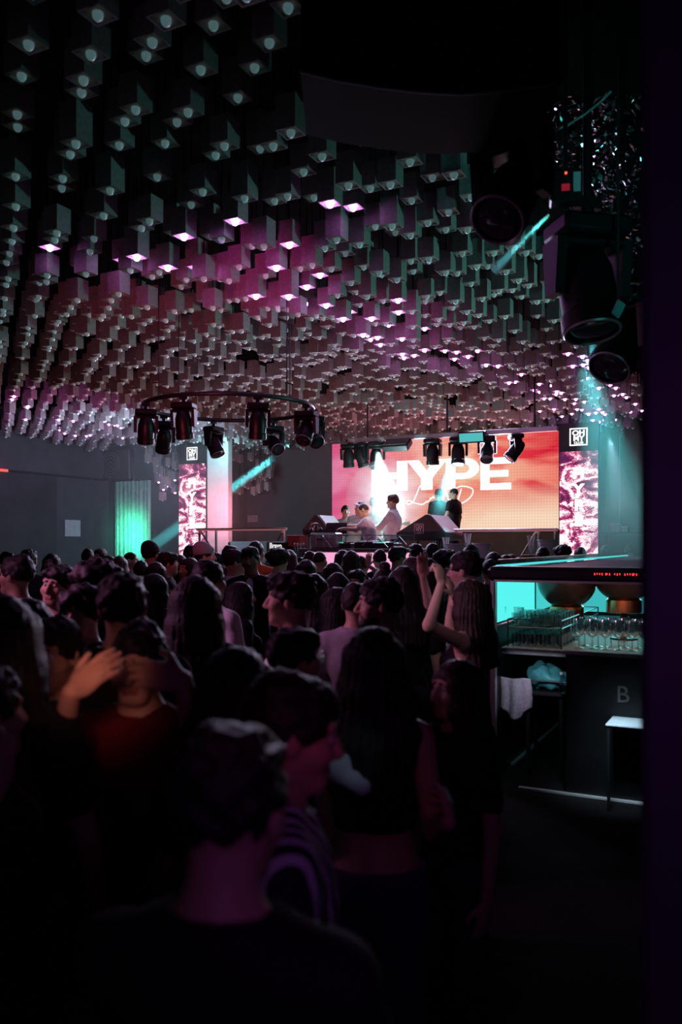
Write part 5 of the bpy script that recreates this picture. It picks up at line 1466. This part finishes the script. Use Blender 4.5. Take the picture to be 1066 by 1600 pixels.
person('stocky person in black T-shirt seen from behind, right of the stage pair', 709, 763, 17.1, 55, 'm', 'buzz', 'black', 'tee', 'black', 'tan', ground=RZ, res=.014, build=1.2, leg='black',
       L=dict(w=('px', 689, 818, 16.9), e=(-.5, -.4, -.3), fd=(0, .6, -.8), pn=(1, 0, 0), curl=25))
# -- near rows
def shoulder_patch(body, hd, tb, arms, child, RHn):
    child('shoulder_strap', [cap(tb((-.135, -.10, 1.385)), tb((-.095, -.135, 1.345)), .012, .032, .01), cap(tb((-.10, -.135, 1.335)), tb((-.02, -.165, 1.29)), .020, .008, .01)],
          mat('cloth_pale', (.6, .66, .7), .8), .022, r=.007, lab='pale cloth strap')
person('dark haired person from behind at the left, in front of the white shirt', 48, 938, 3.05, 10, 'm', 'short', 'black', 'tee', 'black', res=.012)
person('person facing forward with dim lit face at the left, beside the raised hands', 84, 968, 2.75, 170, 'm', 'short', 'black', 'tee', 'black', 'tan', face=True, res=.010)
person('person with long dark hair cut off by the left edge', 2, 925, 2.45, 0, 'f', 'long', 'black', 'tee', 'black', res=.012)
person('person in dark red T-shirt with both hands raised before the face', 216, 975, 2.45, 176, 'm', 'short', 'black', 'tee', 'red', 'tan', face=True, res=.008, hp=-8,
       R=dict(w=('px', 112, 1082, 2.12), el=('px', 84, 1190, 2.2), fd=(-.75, .05, .62), pn=(-.3, -.9, -.3), curl=14),
       L=dict(w=('px', 286, 1062, 2.15), el=('px', 305, 1150, 2.2), fd=(.85, .0, .12), pn=(.2, -1, -.3), curl=18))
person('dark haired person from behind, low at the left of the middle', 372, 1005, 2.1, -20, 'f', 'bob', 'black', 'tee', 'black', res=.011)
person('person in glasses with orange lit temple behind the pink lit cheek', 461, 978, 3.0, -55, 'm', 'tex', 'black', 'tee', 'black', extra=glasses, res=.011)
person('person in a striped shirt with pink lit cheek looking right, front rows', 458, 1058, 2.0, -80, 'm', 'short', 'black', 'tee', 'black', 'tan', res=.010, face=True, hp=-10, mats=dict(top=stripemat(), toplabel='black and white striped shirt'))
person('person with long dark hair and black top with a bare pale shoulder strap, front middle', 585, 976, 2.5, -8, 'f', 'long', 'black', 'strap', 'black', 'tan', res=.009, leg='denim', extra=shoulder_patch,
       R=dict(w=('px', 700, 1285, 2.1), el=('px', 668, 1230, 2.4), fd=(0, .9, .2), pn=(-1, 0, 0), curl=35))
person('smiling long haired person looking left in front of the bar', 712, 1028, 2.8, 118, 'f', 'long', 'brown', 'tee', 'black', 'tan', res=.009, face=True)
person('nearest person seen from behind, dark hair and bare neck, front of the crowd', 362, 1128, 1.32, -14, 'm', 'tex', 'black', 'long', 'black', 'tan', res=.008, hp=-12)
person('person at the lower left edge holding up a hand with a bracelet', -28, 1040, 1.9, -40, 'm', 'short', 'black', 'tee', 'black', 'tan', res=.010,
       R=dict(w=('px', 2, 1262, 1.75), el=('px', -25, 1380, 1.8), fd=(.1, .1, 1), pn=(-1, .2, 0), curl=30))
# -- middle rows
MID = [
 ('person with dark hair in a white shirt looking left at the left edge', 25, 869, 5.3, 75, 'm', 'short', 'black', 'tee', 'white', dict(skin='tan')),
 ('person with dark fringe and violet lit face near the left edge', 91, 881, 4.9, 165, 'm', 'tex', 'black', 'tee', 'black', dict(face=True, skin='tan', hr=-5)),
 ('person with big curly hair close beside the dark fringed one', 147, 872, 4.5, 40, 'm', 'curly', 'black', 'tee', 'black', {}),
 ('curly haired person with half lit face below the big curly head', 131, 911, 3.9, 160, 'm', 'curly', 'black', 'tee', 'black', dict(face=True)),
 ('person with straight dark hair and pink lit cheek, left of the middle', 243, 895, 6.4, -40, 'f', 'long', 'black', 'tee', 'black', dict(skin='fair')),
 ('person in a pale shirt with a dark head right of the big dark head', 327, 877, 5.0, -35, 'm', 'short', 'black', 'long', 'white', {}),
 ('big dark haired person seen from behind, left of the middle', 307, 897, 3.45, -10, 'f', 'long', 'black', 'tee', 'black', {}),
 ('large dark head from behind over the raised hands at left', 192, 893, 3.0, 5, 'm', 'tex', 'black', 'tee', 'black', {}),
 ('person with long dark hair in profile before the smiling one in jacket', 377, 907.5, 6.0, -70, 'f', 'long', 'black', 'tee', 'black', dict(skin='fair')),
 ('person with thick textured hair in a white top looking left, mid crowd', 453, 891, 3.2, 84, 'm', 'tex', 'black', 'tee', 'white', dict(res=.010, face=True, skin='tan')),
 ('dark haired person behind the textured haired one at right', 491, 895, 5.6, -20, 'f', 'long', 'black', 'tee', 'black', {}),
 ('person with lit dark hair top just left of the fringed face', 527, 893, 6.6, 10, 'f', 'bob', 'black', 'tee', 'black', {}),
 ('fringed person facing forward behind the smiling profile', 556, 889, 6.9, 165, 'm', 'tex', 'black', 'tee', 'white', dict(face=True, skin='fair')),
 ('smiling person with long dark hair looking right, mid crowd', 531, 916, 5.3, -80, 'f', 'long', 'black', 'tank', 'white', dict(face=True, skin='fair', hr=-6)),
 ('person in a pale grey shirt behind the bearded one', 556, 912, 4.7, -10, 'm', 'short', 'black', 'tee', 'grey', {}),
 ('person with a hair bun and white top behind the bearded one', 601, 873, 5.9, 0, 'f', 'bun', 'black', 'tank', 'white', {}),
 ('person with very long dark hair right of the hair bun', 630, 883, 4.9, 5, 'f', 'long', 'black', 'tee', 'black', {}),
 ('bearded person in a black T-shirt looking left, mid crowd', 592, 905, 3.65, 98, 'm', 'short', 'black', 'tee', 'black', dict(res=.010, face=True, beard=True, skin='tan')),
 ('person with a headband raising an open hand, right of the middle', 645, 868, 6.1, 20, 'f', 'pony', 'brown', 'tank', 'black', dict(skin='fair', res=.012, R=dict(w=('px', 661, 901, 5.7), el=('px', 668, 945, 5.7), fd=(-.05, 0, 1), pn=(0, -1, .1), curl=8))),
 ('person with thick dark hair and pink rim between headband and glasses', 667, 872, 6.9, 30, 'f', 'long', 'black', 'tee', 'black', {}),
 ('person in glasses and patterned pale shirt looking left near the bar', 726, 863, 5.5, 65, 'm', 'short', 'black', 'tee', 'white', dict(extra=glasses, skin='fair', res=.012, mats='floral')),
 ('person in a black tank top with a raised fist beside the bar', 732, 904, 4.7, 62, 'f', 'long', 'brown', 'tank', 'black', dict(skin='fair', res=.009,
    L=dict(w=('px', 690, 912, 4.5), el=('px', 664, 950, 4.4), fd=(.15, .2, 1), pn=(.3, 1, 0), curl=75), R=dict(w=('px', 708, 930, 5.0), el=('px', 690, 960, 5.1), fd=(-.2, .2, 1), pn=(0, 1, 0), curl=70))),
]
for (lb, px, tp, D, yaw, sex, hair, hc, wear, tc, kw) in MID:
    kw = dict(kw)
    if kw.get('mats') == 'floral': kw['mats'] = dict(top=floralmat())
    person(lb, px, tp, D, yaw, sex, hair, hc, wear, tc, **{**dict(res=.013), **kw})
# -- far rows, left to right
A_ = [  # label, px, top, D, yaw, sex, hair, hc, wear, tc, kw
 ('person lit teal at the left edge of the far crowd', 12, 863, 10.6, -120, 'm', 'short', 'black', 'tee', 'char', dict(skin='fair')),
 ('person in a dark jacket with back turned, far left under the white poster', 45, 857, 9.0, 5, 'm', 'tex', 'black', 'jacket', 'char', {}),
 ('curly haired person facing forward with teal lit face, left of the far crowd', 80, 864, 10.2, 178, 'f', 'long', 'brown', 'tee', 'char', dict(skin='fair', face=True)),
 ('person with short dark hair against the grey wall, left of the green curtain', 137, 858, 11.8, 20, 'm', 'short', 'black', 'tee', 'navy', {}),
 ('person at the wall left of the green curtain, face towards the room', 156, 857.5, 12.6, 150, 'm', 'short', 'brown', 'tee', 'char', dict(skin='fair')),
 ('dark haired person in profile just left of the green curtain', 171, 867, 11.0, -80, 'f', 'bob', 'black', 'tee', 'black', {}),
 ('person with long fair brown hair in front of the green curtain', 187, 868, 10.4, 10, 'f', 'long', 'mid', 'tee', 'char', {}),
 ('short haired person with red lit profile in front of the curtain', 205, 863, 11.2, -95, 'm', 'buzz', 'black', 'tee', 'black', dict(skin='fair')),
 ('tall person in a dark cap where the teal beam meets the crowd', 237, 849, 9.6, -30, 'm', 'short', 'black', 'jacket', 'black', dict(hat='beanie', hatc='black')),
 ('person in dark T-shirt looking right, left of the pink display column', 263, 861.5, 8.7, -75, 'm', 'tex', 'black', 'tee', 'char', dict(skin='fair')),
 ('dark head in front of the tall capped person', 221, 877, 8.8, 0, 'm', 'short', 'black', 'tee', 'black', {}),
 ('person with shoulder length dark hair below the tall capped person', 243, 877, 8.0, 20, 'f', 'long', 'brown', 'tee', 'black', {}),
 ('dark haired person right of the one in dark T-shirt, before the display column', 281, 865.5, 9.8, -20, 'f', 'bob', 'black', 'tee', 'black', {}),
 ('wavy haired person with pale lit face below the pink display column', 294, 870.5, 8.6, 140, 'f', 'long', 'brown', 'tee', 'black', dict(skin='fair', face=True)),
 ('dark capped person behind the grey beanie', 301, 853, 11.0, -60, 'm', 'short', 'black', 'tee', 'char', {}),
 ('person in a grey beanie facing right below the left railing', 321, 850.5, 9.4, -85, 'm', 'short', 'black', 'jacket', 'char', dict(hat='beanie', hatc='grey', skin='fair')),
 ('dark haired person in profile right of the grey beanie', 340, 863, 10.3, -70, 'f', 'long', 'black', 'tee', 'black', {}),
 ('person in dark clothes behind the white shirted one below the left railing', 362, 853.5, 10.2, -50, 'm', 'short', 'black', 'jacket', 'char', {}),
 ('person in a white T-shirt with short dark hair below the left railing', 367, 860, 8.6, -70, 'm', 'short', 'black', 'tee', 'white', dict(skin='fair')),
 ('smiling person in a black jacket over white shirt facing the camera', 391, 853, 8.0, 172, 'm', 'tex', 'black', 'jacket', 'black', dict(inner='white', face=True, skin='tan', hr=6)),
 ('person in an orange T-shirt behind the smiling one in black jacket', 401, 847, 10.4, -20, 'm', 'short', 'black', 'tee', 'orange', dict(skin='brown')),
 ('person in white top with dark curly hair left of the booth', 436, 855.5, 9.5, -40, 'm', 'curly', 'black', 'tee', 'white', {}),
 ('person with dark hair behind a white top, just left of the booth', 452, 858, 11.3, 0, 'f', 'bob', 'black', 'tee', 'black', {}),
 ('dark head beside the booth, left end of the pink panel', 484, 862, 11.0, 10, 'm', 'short', 'black', 'tee', 'black', {}),
 ('person with close cropped hair before the left end of the pink panel', 500, 862, 10.5, -25, 'm', 'buzz', 'black', 'tee', 'char', {}),
 ('round dark head in front of the close cropped one by the pink panel', 478, 873, 8.0, 5, 'f', 'bob', 'brown', 'tee', 'black', {}),
 ('person with loose dark hair, left of two before the pink panel', 535, 858.5, 10.9, 20, 'f', 'long', 'black', 'tee', 'black', {}),
 ('person with long straight hair, right of two before the pink panel', 549, 859.5, 10.2, -5, 'f', 'long', 'brown', 'tee', 'black', {}),
 ('person with pale brown hair below the two long haired ones', 521, 878, 8.3, -20, 'f', 'long', 'brown', 'tee', 'char', {}),
 ('person waving a raised hand before the pink panel', 566, 870, 10.3, -20, 'f', 'short', 'mid', 'tee', 'white', dict(skin='fair', R=dict(w=('px', 575, 884, 10.2), e=(.6, -.2, -.6), fd=(.1, 0, 1), pn=(0, -1, 0), curl=5))),
 ('person with short dark hair at the middle of the pink panel', 593, 859.5, 10.4, 10, 'm', 'short', 'black', 'tee', 'black', dict(skin='fair')),
 ('tall person looking right before the right end of the pink panel', 622, 853, 9.8, -60, 'm', 'tex', 'black', 'tee', 'char', {}),
 ('dark haired person below the right wedge speaker', 650, 849, 11.2, 20, 'm', 'tex', 'black', 'tee', 'black', {}),
 ('person with thick dark hair left of the straw cup', 675, 850, 10.4, 15, 'm', 'short', 'black', 'tee', 'black', {}),
 ('round dark head below the straw cup at the railing', 696, 858, 8.8, 0, 'm', 'curly', 'black', 'tee', 'black', {}),
 ('dark haired person under the white ice bucket', 736, 852, 9.0, -10, 'm', 'short', 'black', 'tee', 'grey', dict(skin='fair')),
 ('dark head by the bar corner, nearest the canopy tip', 765, 875, 8.6, 10, 'm', 'short', 'black', 'tee', 'black', {}),
 ('dark head right of the ice bucket, behind the bar canopy', 771, 861.5, 10.5, 0, 'f', 'bob', 'black', 'tee', 'black', {}),
 ('low dark head behind the near end of the bar canopy', 789, 868, 10.9, 20, 'm', 'short', 'black', 'tee', 'black', {}),
 ('small dark head below the middle of the right railing', 799, 865, 12.0, -10, 'f', 'bob', 'black', 'tee', 'black', {}),
 ('dark head left of the straw glass behind the bar canopy', 812, 871, 11.4, 5, 'm', 'short', 'black', 'tee', 'black', {}),
 ('dark head right of the railing straw glass', 848, 856, 10.8, 0, 'm', 'short', 'black', 'tee', 'black', {}),
 ('low dark head left of the right display column', 861, 866, 11.9, 0, 'f', 'bob', 'black', 'tee', 'black', {}),
 ('larger dark head at the left foot of the right display column', 880, 850.5, 12.2, -15, 'm', 'curly', 'black', 'tee', 'black', {}),
 ('dark head at the middle foot of the right display column', 906, 856, 12.8, 10, 'm', 'short', 'black', 'tee', 'black', {}),
 ('dark head right of the right display column', 947, 852, 13.4, 0, 'm', 'short', 'black', 'tee', 'black', {}),
 ('rightmost dark head at the far end of the bar canopy', 984, 850, 15.6, 0, 'm', 'short', 'black', 'tee', 'black', {}),
]
for (lb, px, tp, D, yaw, sex, hair, hc, wear, tc, kw) in A_:
    if D < 11.4 or px > 760: g = 0.0
    person(lb, px, tp, D, yaw, sex, hair, hc, wear, tc, **{**dict(res=.0165), **kw})
